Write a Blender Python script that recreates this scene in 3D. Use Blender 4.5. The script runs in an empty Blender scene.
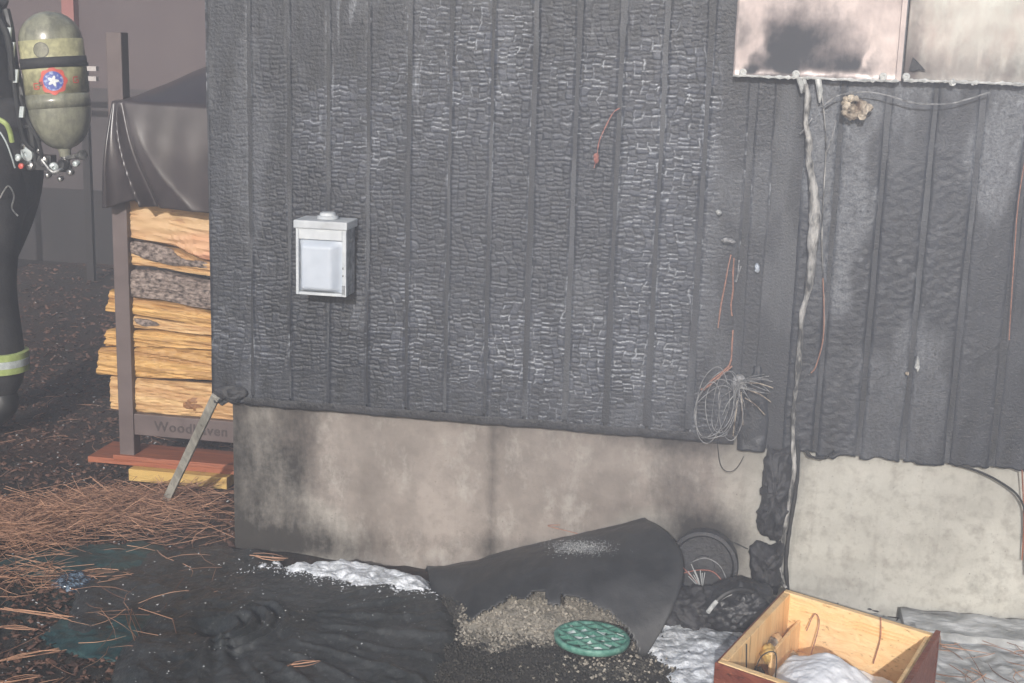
import bpy, math, random
import numpy as np
random.seed(7); rng = np.random.default_rng(7)
SC = bpy.context.scene; COL = SC.collection
PI = math.pi
# ------------------------------------------------------------------ camera
FPX, PITCH, YAW, ROLL = 1356.0, .2165, .1789, .0299
CAM = np.array([1.256, -3.218, 1.332])
cp, sp, cy_, sy_, cr, sr = math.cos(PITCH), math.sin(PITCH), math.cos(YAW), math.sin(YAW), math.cos(ROLL), math.sin(ROLL)
Fv = np.array([-sy_*cp, cy_*cp, -sp]); R0 = np.array([cy_, sy_, 0.]); U0 = np.cross(R0, Fv)
Rv = cr*R0 + sr*U0; Uv = -sr*R0 + cr*U0
import mathutils
cd = bpy.data.cameras.new('camera'); cam = bpy.data.objects.new('camera', cd); COL.objects.link(cam)
cam.matrix_world = mathutils.Matrix(((Rv[0], Uv[0], -Fv[0], CAM[0]), (Rv[1], Uv[1], -Fv[1], CAM[1]), (Rv[2], Uv[2], -Fv[2], CAM[2]), (0, 0, 0, 1)))
cd.sensor_width = 36; cd.lens = FPX/1024*36; cd.clip_start = .05; cd.clip_end = 500
SC.camera = cam
# ------------------------------------------------------------------ sky, sun, exposure
SUN_EL, SUN_AZ = math.radians(21), math.radians(180-1)   # azimuth clockwise from +Y: light comes from behind the camera
wd = bpy.data.worlds.new('World'); SC.world = wd; wd.use_nodes = True
wn = wd.node_tree; bg = wn.nodes['Background']
sky = wn.nodes.new('ShaderNodeTexSky'); sky.sky_type = 'NISHITA'; sky.sun_disc = False
sky.sun_elevation = SUN_EL; sky.sun_rotation = SUN_AZ; sky.dust_density = 3
wn.links.new(sky.outputs[0], bg.inputs[0]); bg.inputs[1].default_value = .12
sl = bpy.data.lights.new('sun', 'SUN'); sl.energy = 4.1; sl.angle = math.radians(.6); sl.color = (1, .98, .965)
so = bpy.data.objects.new('sun', sl); COL.objects.link(so)
sd = mathutils.Vector((math.sin(SUN_AZ)*math.cos(SUN_EL), math.cos(SUN_AZ)*math.cos(SUN_EL), math.sin(SUN_EL)))
so.rotation_euler = sd.to_track_quat('Z', 'Y').to_euler(); so.location = (0, -6, 6)
SC.view_settings.view_transform = 'Standard'; SC.view_settings.look = 'None'; SC.view_settings.exposure = 0.0; SC.view_settings.gamma = 1
SC.cycles.use_denoising = True; SC.cycles.volume_bounces = 1; SC.cycles.max_bounces = 6; SC.cycles.volume_step_rate = 2
# ------------------------------------------------------------------ pixel -> world helpers
def ray(px, py): return Fv*FPX + Rv*(px-512) - Uv*(py-341.5)
def W(px, py, y=0.):
    d = ray(px, py); return CAM + d*((y-CAM[1])/d[1])
def G(px, py, z=0.):
    d = ray(px, py); return CAM + d*((z-CAM[2])/d[2])
# ------------------------------------------------------------------ numpy noise
def vnoise(x, y, seed=0, sx=1., sy=1.):
    x = np.asarray(x)*sx + 1000; y = np.asarray(y)*sy + 1000
    xi = np.floor(x).astype(np.int64); yi = np.floor(y).astype(np.int64); fx = x-xi; fy = y-yi
    fx = fx*fx*(3-2*fx); fy = fy*fy*(3-2*fy)
    def h(a, b):
        n = (a*374761393 + b*668265263 + seed*1442695041) & 0xffffffff
        n = ((n ^ (n >> 13))*1274126177) & 0xffffffff
        return ((n ^ (n >> 16)) & 0xffff)/65535.
    return (h(xi, yi)*(1-fx)+h(xi+1, yi)*fx)*(1-fy) + (h(xi, yi+1)*(1-fx)+h(xi+1, yi+1)*fx)*fy
def fbm(x, y, seed=0, sc=1., sy=None, oct=4):
    sy = sc if sy is None else sy; s = 0; a = .5; t = 0
    for o in range(oct):
        s = s + a*vnoise(x, y, seed+o*17, sc*2**o, sy*2**o); t += a; a *= .5
    return s/t
def worley(x, y, sx, sy, seed=0):
    """distance to nearest / second nearest jittered cell point plus the cell's random value"""
    X = np.asarray(x)*sx + 500; Y = np.asarray(y)*sy + 500
    # brick-like offset of every second row
    yi = np.floor(Y).astype(np.int64); f1 = np.full(X.shape, 9.); f2 = np.full(X.shape, 9.); cid = np.zeros(X.shape)
    xi0 = np.floor(X).astype(np.int64)
    def h(a, b, s):
        n = (a*374761393 + b*668265263 + (seed+s)*1442695041) & 0xffffffff
        n = ((n ^ (n >> 13))*1274126177) & 0xffffffff
        return ((n ^ (n >> 16)) & 0xffff)/65535.
    for dy in (-1, 0, 1):
        for dx in (-1, 0, 1):
            a = xi0+dx; b = yi+dy
            cx = a + .5*(b % 2)*.6 + .10 + .8*h(a, b, 1); cyy = b + .30 + .40*h(a, b, 2)
            d = np.sqrt((.62*(X-cx))**2 + (1.5*(Y-cyy))**2); r = h(a, b, 3)
            m = d < f1
            f2 = np.where(m, f1, np.minimum(f2, d)); cid = np.where(m, r, cid); f1 = np.where(m, d, f1)
    return f1, f2, cid
def bricks(X, Z, k, m=1.):
    """blocky char: rows of short bricks with some cracks missing"""
    def h(a, b, s):
        n = (a*374761393 + b*668265263 + (s+k*31)*1442695041) & 0xffffffff
        n = ((n ^ (n >> 13))*1274126177) & 0xffffffff
        return ((n ^ (n >> 16)) & 0xffff)/65535.
    xs = X*46*m + .45*(fbm(X, Z, 6+k, 22.*m, 34.*m, 3)-.5)*2 + 3.3*vnoise(X*0+k, Z*0, 8) + .35*np.sin(Z*31+k)
    col = np.floor(xs).astype(np.int64); fx = xs-col
    zs = Z*86*m + 1.1*(vnoise(X*0+k, Z, 3, 1., 9.*m)) + .28*(fbm(X, Z, 4+k, 60.*m, 30.*m, 2)-.5)*2 + .9*h(col, col*0, 1)*sstep(.25, .45, h(col, col*0, 13))
    zs = zs + .55*(vnoise(col*1., Z, 17, 1., 30.*m)-.5)*2
    row = np.floor(zs).astype(np.int64); fz = zs-row
    dzl = np.where(h(row, col, 3) > .10, fz, 1.)*.0119/m; dzu = np.where(h(row+1, col, 3) > .10, 1-fz, 1.)*.0119/m
    dxl = np.where(h(row, col, 5) > .18, fx, 1.)*.019/m; dxr = np.where(h(row, col+1, 5) > .18, 1-fx, 1.)*.019/m
    d = np.minimum(np.minimum(dzl, dzu), np.minimum(dxl, dxr)); wdt = (.0014+.0022*h(row, col, 7))/m**.5
    gl = np.exp(-((dzu-wdt*1.25)/.0010)**2)*sstep(.35, .6, h(row, col, 11))  # glint along a block's upper edge, later painted as pale colour
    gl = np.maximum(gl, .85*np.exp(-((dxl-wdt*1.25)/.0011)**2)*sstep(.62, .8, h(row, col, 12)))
    return d, gl, h(row, col, 9), sstep(.15, 1., d/wdt)
def sstep(a, b, x):
    t = np.clip((x-a)/(b-a), 0, 1); return t*t*(3-2*t)
# ------------------------------------------------------------------ object helpers
def tag(o, label=None, cat=None, group=None, kind=None):
    if label: o['label'] = label
    if cat: o['category'] = cat
    if group: o['group'] = group
    if kind: o['kind'] = kind
    return o
def empty(name, loc, label=None, cat=None, group=None, kind=None):
    o = bpy.data.objects.new(name, None); COL.objects.link(o); o.location = [float(v) for v in loc]; o.empty_display_size = .05
    o.matrix_world = mathutils.Matrix.Translation(o.location)
    return tag(o, label, cat, group, kind)
ROOTLOC = {}
def worldloc(o):
    v = np.zeros(3)
    while o is not None: v = v + np.array(o.location); o = o.parent
    return v
def link(name, me, m, parent=None, origin=None):
    """vertices are given in world space; moved so that they are local to the parent (or to origin for a top-level mesh)"""
    o = bpy.data.objects.new(name, me); COL.objects.link(o)
    if m is not None:
        for mm in (m if isinstance(m, (list, tuple)) else [m]): me.materials.append(mm)
    co = np.empty(len(me.vertices)*3, np.float32); me.vertices.foreach_get('co', co); co = co.reshape(-1, 3)
    if origin is None:
        mn, mx = co.min(0), co.max(0); origin = np.array([(mn[0]+mx[0])/2, (mn[1]+mx[1])/2, mn[2]])
    pl = worldloc(parent) if parent is not None else np.zeros(3)
    co = co - np.asarray(origin, np.float32); me.vertices.foreach_set('co', co.ravel()); me.update()
    if parent is not None: o.parent = parent
    o.location = [float(v) for v in (np.asarray(origin)-pl)]
    return o
def mk(name, verts, faces, m, parent=None, smooth=False, origin=None):
    me = bpy.data.meshes.new(name); me.from_pydata([tuple(map(float, v)) for v in verts], [], [tuple(f) for f in faces]); me.update()
    if smooth: me.polygons.foreach_set('use_smooth', [True]*len(me.polygons))
    return link(name, me, m, parent, origin)
def mknp(name, V, Q, m, parent=None, smooth=True, attrs=None, origin=None):
    """fast mesh from numpy arrays; Q is (n,4) or (n,3)"""
    V = np.asarray(V, np.float32).reshape(-1, 3); Q = np.asarray(Q, np.int32); k = Q.shape[1]
    me = bpy.data.meshes.new(name); me.vertices.add(len(V)); me.vertices.foreach_set('co', V.ravel())
    me.loops.add(Q.size); me.loops.foreach_set('vertex_index', Q.ravel())
    me.polygons.add(len(Q)); me.polygons.foreach_set('loop_start', np.arange(0, Q.size, k, dtype=np.int32))
    me.polygons.foreach_set('use_smooth', np.full(len(Q), smooth))
    me.update(calc_edges=True)
    for n_, a in (attrs or {}).items():
        at = me.attributes.new(n_, 'FLOAT', 'POINT'); at.data.foreach_set('value', np.asarray(a, np.float32).ravel())
    return link(name, me, m, parent, origin)
def gridq(nu, nv, flip=False):
    i = np.arange(nu-1)[:, None]*nv + np.arange(nv-1)[None, :]
    q = np.stack([i, i+nv, i+nv+1, i+1], -1).reshape(-1, 4)
    return q[:, ::-1] if flip else q
class MB:
    def __init__(s): s.v = []; s.f = []
    def add(s, V, Fc):
        n = len(s.v); s.v += [tuple(map(float, p)) for p in V]; s.f += [tuple(i+n for i in f) for f in Fc]; return s
    def box(s, a, b, bev=0.):
        x0, y0, z0 = a; x1, y1, z1 = b
        if bev <= 0:
            return s.add([(x0, y0, z0), (x1, y0, z0), (x1, y1, z0), (x0, y1, z0), (x0, y0, z1), (x1, y0, z1), (x1, y1, z1), (x0, y1, z1)],
                  [(3, 2, 1, 0), (4, 5, 6, 7), (0, 1, 5, 4), (1, 2, 6, 5), (2, 3, 7, 6), (3, 0, 4, 7)])
        e = bev; V = []; rings = []
        for z, k in ((z0, e), (z0+e, 0), (z1-e, 0), (z1, e)):
            rings.append([(x0+k+e, y0+k, z), (x1-k-e, y0+k, z), (x1-k, y0+k+e, z), (x1-k, y1-k-e, z), (x1-k-e, y1-k, z), (x0+k+e, y1-k, z), (x0+k, y1-k-e, z), (x0+k, y0+k+e, z)])
        for r in rings: V += r
        Fc = [tuple(range(7, -1, -1)), tuple(range(24, 32))]
        for k in range(3):
            for j in range(8): Fc.append((k*8+j, k*8+(j+1) % 8, k*8+8+(j+1) % 8, k*8+8+j))
        return s.add(V, Fc)
    def obox(s, c, ax, ay, az, hx, hy, hz):
        """oriented box: centre, unit axes, half sizes"""
        c = np.array(c); V = [c+ax*hx*i+ay*hy*j+az*hz*k for k in (-1, 1) for i, j in ((-1, -1), (1, -1), (1, 1), (-1, 1))]
        return s.add(V, [(3, 2, 1, 0), (4, 5, 6, 7), (0, 1, 5, 4), (1, 2, 6, 5), (2, 3, 7, 6), (3, 0, 4, 7)])
    def tube(s, pts, r, n=8, cap=True):
        P = [np.array(p, float) for p in pts]; rr = r if isinstance(r, (list, tuple, np.ndarray)) else [r]*len(P)
        V = []; up = np.array([0.13, .2, 1.]); up /= np.linalg.norm(up); prev = None
        for i, p in enumerate(P):
            t = P[min(i+1, len(P)-1)]-P[max(i-1, 0)]; t = t/(np.linalg.norm(t)+1e-9)
            if prev is None:
                a = np.cross(t, up)
                if np.linalg.norm(a) < .1: a = np.cross(t, [1, 0, 0])
            else: a = prev - t*(prev@t)
            a /= np.linalg.norm(a)+1e-9; prev = a; b = np.cross(t, a)
            for k in range(n):
                th = 2*PI*k/n; V.append(p + rr[i]*(a*math.cos(th)+b*math.sin(th)))
        Fc = []
        for i in range(len(P)-1):
            for k in range(n): Fc.append((i*n+k, i*n+(k+1) % n, (i+1)*n+(k+1) % n, (i+1)*n+k))
        if cap: Fc.append(tuple(range(n-1, -1, -1))); Fc.append(tuple((len(P)-1)*n+k for k in range(n)))
        return s.add(V, Fc)
    def lathe(s, c, axis, prof, n=24):
        """prof: list of (distance along axis, radius)"""
        c = np.array(c, float); t = np.array(axis, float); t /= np.linalg.norm(t)
        a = np.cross(t, [0, 0, 1.]); a = a if np.linalg.norm(a) > .1 else np.cross(t, [1., 0, 0]); a /= np.linalg.norm(a); b = np.cross(t, a)
        V = []; Fc = []
        for d, r in prof:
            for k in range(n):
                th = 2*PI*k/n; V.append(c+t*d+r*(a*math.cos(th)+b*math.sin(th)))
        for i in range(len(prof)-1):
            for k in range(n): Fc.append((i*n+k, i*n+(k+1) % n, (i+1)*n+(k+1) % n, (i+1)*n+k))
        Fc.append(tuple(range(n-1, -1, -1))); Fc.append(tuple((len(prof)-1)*n+k for k in range(n)))
        return s.add(V, Fc)
    def build(s, name, m, parent=None, smooth=False, origin=None):
        o = mk(name, s.v, s.f, m, parent, smooth, origin)
        if smooth: 
            try: o.data.set_sharp_from_angle(angle=math.radians(40))
            except Exception: pass
        return o
def smoothpts(pts, n=6):
    P = [np.array(p, float) for p in pts]; out = []
    for i in range(len(P)-1):
        p0 = P[max(i-1, 0)]; p1 = P[i]; p2 = P[i+1]; p3 = P[min(i+2, len(P)-1)]
        for k in range(n):
            t = k/n; out.append(.5*((2*p1)+(-p0+p2)*t+(2*p0-5*p1+4*p2-p3)*t*t+(-p0+3*p1-3*p2+p3)*t**3))
    out.append(P[-1]); return out
def bevel(o, w=.002, seg=2):
    b = o.modifiers.new('bevel', 'BEVEL'); b.width = w; b.segments = seg; b.limit_method = 'ANGLE'; return o
# ------------------------------------------------------------------ materials
def newmat(name):
    m = bpy.data.materials.new(name); m.use_nodes = True; nt = m.node_tree; return m, nt, nt.nodes['Principled BSDF']
class NT:
    def __init__(s, nt): s.nt = nt; s.co = nt.nodes.new('ShaderNodeTexCoord').outputs['Object']
    def l(s, a, b): s.nt.links.new(a, b)
    def setv(s, sock, v):
        if hasattr(v, 'is_output') or isinstance(v, bpy.types.NodeSocket): s.l(v, sock)
        else: sock.default_value = v if not (isinstance(v, tuple) and len(v) == 3 and sock.type == 'RGBA') else (*v, 1)
    def map(s, scale): 
        n = s.nt.nodes.new('ShaderNodeMapping'); n.inputs['Scale'].default_value = scale; s.l(s.co, n.inputs[0]); return n.outputs[0]
    def noise(s, scale, detail=4, rough=.55, vec=None, dist=0.):
        n = s.nt.nodes.new('ShaderNodeTexNoise'); n.inputs['Scale'].default_value = scale; n.inputs['Detail'].default_value = detail; n.inputs['Roughness'].default_value = rough
        n.inputs['Distortion'].default_value = dist; s.l(vec if vec is not None else s.co, n.inputs['Vector']); return n.outputs[0]
    def vor(s, scale, vec=None, feature='F1'):
        n = s.nt.nodes.new('ShaderNodeTexVoronoi'); n.inputs['Scale'].default_value = scale; n.feature = feature; s.l(vec if vec is not None else s.co, n.inputs['Vector']); return n.outputs[0]
    def ramp(s, fac, a, b, ca=0., cb=1.):
        n = s.nt.nodes.new('ShaderNodeMapRange'); s.l(fac, n.inputs[0]); n.inputs[1].default_value = a; n.inputs[2].default_value = b; n.inputs[3].default_value = ca; n.inputs[4].default_value = cb; n.clamp = True; return n.outputs[0]
    def math(s, op, a, b=0.):
        n = s.nt.nodes.new('ShaderNodeMath'); n.operation = op; s.setv(n.inputs[0], a); s.setv(n.inputs[1], b); return n.outputs[0]
    def mix(s, fac, a, b):
        n = s.nt.nodes.new('ShaderNodeMix'); n.data_type = 'RGBA'; s.setv(n.inputs[0], fac); s.setv(n.inputs[6], a); s.setv(n.inputs[7], b); return n.outputs[2]
    def attr(s, name):
        n = s.nt.nodes.new('ShaderNodeAttribute'); n.attribute_name = name; return n.outputs['Fac']
    def bump(s, h, strength=.3, dist=.01, normal=None):
        n = s.nt.nodes.new('ShaderNodeBump'); n.inputs['Strength'].default_value = strength; n.inputs['Distance'].default_value = dist; s.l(h, n.inputs['Height'])
        if normal is not None: s.l(normal, n.inputs['Normal'])
        return n.outputs[0]
def simple(name, c1, c2=None, scale=20., rough=.6, r2=None, bump=.2, bd=.003, metal=0., vec=None, detail=5, lo=.35, hi=.65, spec=.5, c3=None):
    m, nt, p = newmat(name); t = NT(nt); v = t.map(vec) if vec else None
    n1 = t.noise(scale, detail, .6, v); c2 = c2 or tuple(min(1, x*1.4) for x in c1)
    col = t.mix(t.ramp(n1, lo, hi), c1, c2)
    if name in ISL:
        g_ = nt.nodes.new('ShaderNodeNewGeometry'); col = t.mix(g_.outputs['Random Per Island'], c1, c2)
    if c3: col = t.mix(t.ramp(t.noise(scale*.27, 4, .6, v), .56, .66), col, c3)
    t.l(col, p.inputs['Base Color']); p.inputs['Metallic'].default_value = metal; p.inputs['Specular IOR Level'].default_value = spec
    t.l(t.ramp(n1, .3, .7, rough, r2 if r2 is not None else rough), p.inputs['Roughness'])
    if bump: t.l(t.bump(t.noise(scale*3, 4, .6, v), bump, bd), p.inputs['Normal'])
    return m
M = {}
ISL = ('dry_pine_needles', 'dark_wood_chips', 'pale_ash_flecks', 'pale_gravel', 'sooty_gravel')
def char_mat():
    m, nt, p = newmat('charred_wood'); t = NT(nt)
    ash = t.attr('ash'); vst = t.map((60, 60, 5)); n1 = t.noise(1., 5, .6, vst); n2 = t.noise(190, 3, .7)  # ash attribute holds real ash plus glints painted into the colour
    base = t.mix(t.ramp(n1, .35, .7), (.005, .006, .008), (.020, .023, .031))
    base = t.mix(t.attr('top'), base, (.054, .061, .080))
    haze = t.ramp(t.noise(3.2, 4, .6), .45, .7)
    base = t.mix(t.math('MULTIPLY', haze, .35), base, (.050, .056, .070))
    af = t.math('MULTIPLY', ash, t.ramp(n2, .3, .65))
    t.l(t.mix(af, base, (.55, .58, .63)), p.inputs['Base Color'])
    t.l(t.ramp(n2, .3, .7, .30, .62), p.inputs['Roughness']); p.inputs['Specular IOR Level'].default_value = .6
    t.l(t.bump(n2, .6, .003), p.inputs['Normal']); return m
M['char'] = char_mat()
M['char_plain'] = simple('black_char', (.014, .014, .015), (.045, .045, .05), 35, .45, .7, .6, .006)
def concrete_mat():
    m, nt, p = newmat('sooty_concrete'); t = NT(nt)
    a = t.attr('soot'); g = t.attr('clean')
    n1 = t.noise(3.2, 6, .65); n2 = t.noise(30, 5, .65); n3 = t.noise(8, 6, .75, t.map((1.6, 1, .7)))
    base = t.mix(t.ramp(n1, .35, .65), (.34, .33, .295), (.51, .50, .45))
    warm = t.mix(t.ramp(n1, .35, .65), (.15, .13, .115), (.33, .29, .26))
    base = t.mix(g, warm, base)
    base = t.mix(t.math('MULTIPLY', t.ramp(n2, .48, .68), .5), base, (.19, .17, .15)); base = t.mix(t.math('MULTIPLY', t.ramp(t.noise(11, 7, .8, t.map((1, 1, .6))), .52, .66), .38), base, (.50, .48, .44)); base = t.mix(t.math('MULTIPLY', t.ramp(t.noise(200, 2, .6), .66, .72), .7), base, (.10, .09, .08))
    base = t.mix(t.math('MULTIPLY', t.ramp(t.vor(46), .0, .09, 1., 0.), t.ramp(n1, .45, .55)), base, (.09, .08, .07))
    s_ = t.math('ADD', a, t.math('MULTIPLY', t.math('SUBTRACT', n3, .5), 1.1)); s_ = t.math('ADD', s_, t.math('MULTIPLY', t.math('SUBTRACT', t.noise(55, 5, .7), .5), .5))
    s_ = t.math('MULTIPLY', t.ramp(s_, .12, .88), .93)
    drip = t.math('MULTIPLY', t.ramp(t.noise(1., 4, .6, t.map((34, 1, 2.2))), .60, .76), .20); base = t.mix(drip, base, (.13, .115, .10))
    base = t.mix(s_, base, (.020, .018, .017))
    t.l(base, p.inputs['Base Color']); p.inputs['Roughness'].default_value = .82; p.inputs['Specular IOR Level'].default_value = .3
    t.l(t.bump(n2, .35, .003), p.inputs['Normal']); return m
M['concrete'] = concrete_mat()
def sheet_mat(name, soot_scale, seed, dark, c_lo, c_hi):
    m, nt, p = newmat(name); t = NT(nt)
    a = t.attr('soot'); v = t.map((1.2, 1.2, .6))
    n1 = t.noise(6.0, 6, .7, v); n2 = t.noise(13, 7, .72, t.map((1.3, 1, .8)))
    base = t.mix(t.ramp(n1, .36, .60), c_lo, c_hi)
    s_ = t.math('ADD', a, t.math('MULTIPLY', t.math('SUBTRACT', n2, .5), 1.3)); s_ = t.math('ADD', s_, t.math('MULTIPLY', t.math('SUBTRACT', t.noise(70, 5, .7), .5), .35))
    base = t.mix(t.ramp(s_, .05, 1.0), base, dark)
    t.l(base, p.inputs['Base Color']); t.l(t.ramp(s_, .2, .7, .15, 0.), p.inputs['Metallic'])
    t.l(t.ramp(s_, .2, .7, .38, .8), p.inputs['Roughness']); t.l(t.bump(t.noise(5, 3, .5), .35, .01), p.inputs['Normal']); return m
M['sheet_a'] = sheet_mat('heat_stained_metal', 4, 1, (.05, .052, .06), (.36, .30, .29), (.58, .49, .46))
M['sheet_b'] = sheet_mat('bare_heated_metal', 4, 2, (.13, .11, .105), (.38, .32, .29), (.52, .52, .47))
M['ash_metal'] = simple('ash_grey_metal', (.36, .37, .36), (.74, .75, .73), 45, .5, .6, .3, .003, .1)
def wood(name, c1, c2, c3, sc=(9, 60, 90), knot=True, rough=.6):
    m, nt, p = newmat(name); t = NT(nt); v = t.map(sc); n1 = t.noise(1.0, 6, .6, v, .8); n2 = t.noise(.35, 3, .5, v)
    col = t.mix(t.ramp(n1, .35, .68), c1, c2); col = t.mix(t.ramp(n2, .5, .72), col, c3)
    t.l(col, p.inputs['Base Color']); p.inputs['Roughness'].default_value = rough; n4 = t.noise(2.2, 5, .7, v); col = t.mix(t.ramp(n4, .58, .68), col, tuple(x*.55 for x in c3)); t.l(col, p.inputs['Base Color']); t.l(t.bump(n1, .7, .006), p.inputs['Normal']); return m
M['log_a'] = wood('split_pine_pale', (.40, .22, .09), (.68, .46, .22), (.45, .24, .10), (5, 60, 70))
M['log_b'] = wood('split_pine_golden', (.36, .19, .06), (.68, .42, .15), (.34, .17, .06), (5, 60, 70))
M['log_pink'] = wood('split_pine_red', (.50, .30, .15), (.62, .42, .22), (.66, .30, .19), (3, 20, 14))
M['log_knot'] = wood('pine_knot', (.20, .09, .035), (.30, .14, .05), (.16, .07, .03), (30, 60, 45))
M['bark'] = simple('pine_bark', (.05, .035, .028), (.40, .32, .28), 70, .85, .85, .9, .006, vec=(1, 1, 1.6))
M['rack'] = simple('brown_painted_steel', (.10, .075, .072), (.13, .10, .095), 12, .45, .55, .1, .001)
M['tarp'] = simple('brown_vinyl_cover', (.034, .027, .028), (.055, .044, .045), 9, .28, .40, .1, .001, spec=.6)
M['redboard'] = wood('red_stained_board', (.26, .075, .035), (.36, .12, .055), (.16, .06, .04), (5, 50, 50))
M['yellowboard'] = wood('yellow_raw_board', (.52, .33, .09), (.62, .42, .14), (.28, .17, .06), (8, 60, 60))
M['greystake'] = wood('weathered_grey_lath', (.25, .24, .21), (.42, .41, .36), (.16, .15, .13), (40, 40, 6))
M['text_dark'] = simple('dark_lettering', (.045, .035, .034), None, 20, .5, bump=0)
M['boxgrey'] = simple('grey_plastic_box', (.46, .49, .52), (.60, .63, .65), 22, .42, .55, .2, .002, c3=(.40, .42, .44))
M['boxside'] = simple('shaded_box_side', (.13, .14, .15), (.42, .44, .46), 60, .6, .7, .5, .003)  # textured side, darker than the front: its shade is put into the colour
M['lid'] = simple('pale_blue_box_cover', (.44, .49, .56), (.56, .61, .68), 9, .38, .45, .08, .002)
M['copper'] = simple('heated_copper', (.20, .085, .055), (.50, .24, .16), 220, .5, .6, .2, .001)
M['wire_grey'] = simple('burnt_grey_wire', (.10, .10, .10), (.40, .40, .41), 60, .6, .7, .2, .001)
M['wire_black'] = simple('black_cable', (.015, .015, .016), (.04, .04, .04), 60, .5, .6, .3, .001)
M['wire_red'] = simple('faded_red_wire', (.30, .08, .06), (.42, .2, .16), 160, .55, .6, .2, .001)
M['ashcable'] = simple('ash_crusted_cable', (.05, .05, .048), (.46, .45, .43), 50, .7, .8, .8, .006, vec=(1, 1, .35), lo=.42, hi=.6)
M['foam_burnt'] = simple('burnt_foam', (.10, .06, .035), (.80, .70, .56), 38, .8, .9, .9, .008)
def plastic_mat():
    m, nt, p = newmat('melted_black_plastic'); t = NT(nt)
    n1 = t.noise(5, 6, .65); n2 = t.noise(70, 5, .7); n3 = t.noise(260, 2, .5)
    col = t.mix(t.ramp(n1, .38, .66), (.014, .017, .017), (.050, .053, .054))
    col = t.mix(t.math('MULTIPLY', t.ramp(n2, .52, .72), .35), col, (.15, .15, .148))
    col = t.mix(t.ramp(n3, .70, .76), col, (.30, .30, .29))
    t.l(col, p.inputs['Base Color']); t.l(t.ramp(n2, .3, .7, .30, .62), p.inputs['Roughness'])
    t.l(t.bump(n2, .6, .005), p.inputs['Normal']); return m
M['plastic'] = plastic_mat()
M['panelplastic'] = simple('sooty_black_sheet', (.016, .017, .018), (.045, .046, .048), 9, .4, .65, .5, .005, c3=(.10, .10, .10), detail=8)
M['bag'] = simple('wet_black_bag', (.010, .010, .011), (.035, .036, .04), 12, .38, .6, .9, .008, spec=.6)
M['teal'] = simple('melted_teal_plastic', (.010, .030, .033), (.035, .085, .085), 14, .35, .6, .6, .006, c3=(.022, .020, .018))
def glitter():
    m, nt, p = newmat('broken_blue_glass'); t = NT(nt)
    v = t.vor(150); col = t.mix(t.ramp(t.noise(60, 3), .45, .62), (.02, .03, .045), (.14, .2, .27))
    t.l(col, p.inputs['Base Color']); p.inputs['Roughness'].default_value = .18; p.inputs['Specular IOR Level'].default_value = .9
    t.l(t.bump(v, .9, .006), p.inputs['Normal']); return m
M['glass'] = glitter()
def ground_mat():
    m, nt, p = newmat('burnt_mulch_ground'); t = NT(nt)
    n1 = t.noise(2.3, 6, .65); n2 = t.noise(38, 6, .7); n3 = t.noise(160, 3, .6); n4 = t.noise(1.1, 4, .6, None, .5)
    col = t.mix(t.ramp(n2, .35, .68), (.012, .011, .010), (.055, .040, .032))
    col = t.mix(t.ramp(n1, .45, .65), col, t.mix(t.ramp(n2, .35, .7), (.022, .014, .011), (.10, .052, .038)))
    teal = t.attr('teal')
    col = t.mix(t.math('MULTIPLY', teal, t.ramp(t.noise(9, 5, .6), .32, .6)), col, (.016, .036, .036))
    col = t.mix(t.ramp(n3, .68, .74), col, (.16, .15, .14))
    t.l(col, p.inputs['Base Color']); t.l(t.ramp(n2, .3, .7, .5, .85), p.inputs['Roughness'])
    t.l(t.bump(n2, .8, .012), p.inputs['Normal']); return m
M['ground'] = ground_mat()
M['needle'] = simple('dry_pine_needles', (.10, .045, .030), (.54, .31, .20), 30, .55, .65, 0)
M['chips'] = simple('dark_wood_chips', (.015, .011, .010), (.16, .085, .06), 18, .6, .8, .2)
M['flecks'] = simple('pale_ash_flecks', (.30, .31, .31), (.55, .56, .56), 20, .7, .8, .2)
M['foam'] = simple('white_foam_residue', (.30, .32, .34), (.80, .83, .87), 42, .5, .7, .8, .006, c3=(.26, .27, .28), lo=.30, hi=.55, detail=8)
M['foam_grey'] = simple('grey_foam_residue', (.22, .23, .23), (.60, .61, .61), 10, .55, .75, .6, .006, vec=(1, 2.6, 1), c3=(.12, .12, .12), detail=8)
M['powder'] = simple('fresh_white_foam', (.90, .92, .95), (.94, .95, .97), 10, .6, .7, .3, .006)
M['gravel'] = simple('pale_gravel', (.12, .11, .09), (.42, .38, .32), 90, .8, .9, .5, .004)
M['gravel_dark'] = simple('sooty_gravel', (.028, .027, .025), (.075, .07, .062), 110, .8, .9, .5, .004)
def mound_mat():
    m, nt, p = newmat('gravel_heap'); t = NT(nt); n = t.noise(120, 4, .7); a = t.attr('pale')
    f = t.ramp(t.math('ADD', a, t.math('MULTIPLY', t.math('SUBTRACT', t.noise(60, 4, .7), .5), 1.2)), .35, .65)
    t.l(t.mix(f, t.mix(t.ramp(n, .35, .65), (.022, .021, .02), (.075, .07, .063)), t.mix(t.ramp(n, .35, .65), (.15, .135, .11), (.36, .33, .28))), p.inputs['Base Color'])
    p.inputs['Roughness'].default_value = .85; t.l(t.bump(n, .7, .005), p.inputs['Normal']); return m
M['mound'] = mound_mat()
M['green'] = simple('faded_green_plastic', (.04, .17, .13), (.17, .36, .29), 70, .4, .55, .2, .002)
M['pebble_white'] = simple('white_speckled_stone', (.40, .50, .48), (.68, .74, .72), 60, .5, .6, .3)
M['pine_in'] = wood('clear_pine_board', (.86, .55, .26), (.92, .66, .36), (.78, .46, .19), (60, 60, 5), rough=.45)
M['pine_x'] = wood('pine_board_grain', (.86, .56, .27), (.93, .68, .38), (.80, .48, .20), (5, 45, 60), rough=.45)
M['mahog'] = wood('red_brown_stained_wood', (.17, .045, .03), (.27, .085, .05), (.12, .035, .025), (6, 40, 50), rough=.4)
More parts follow.
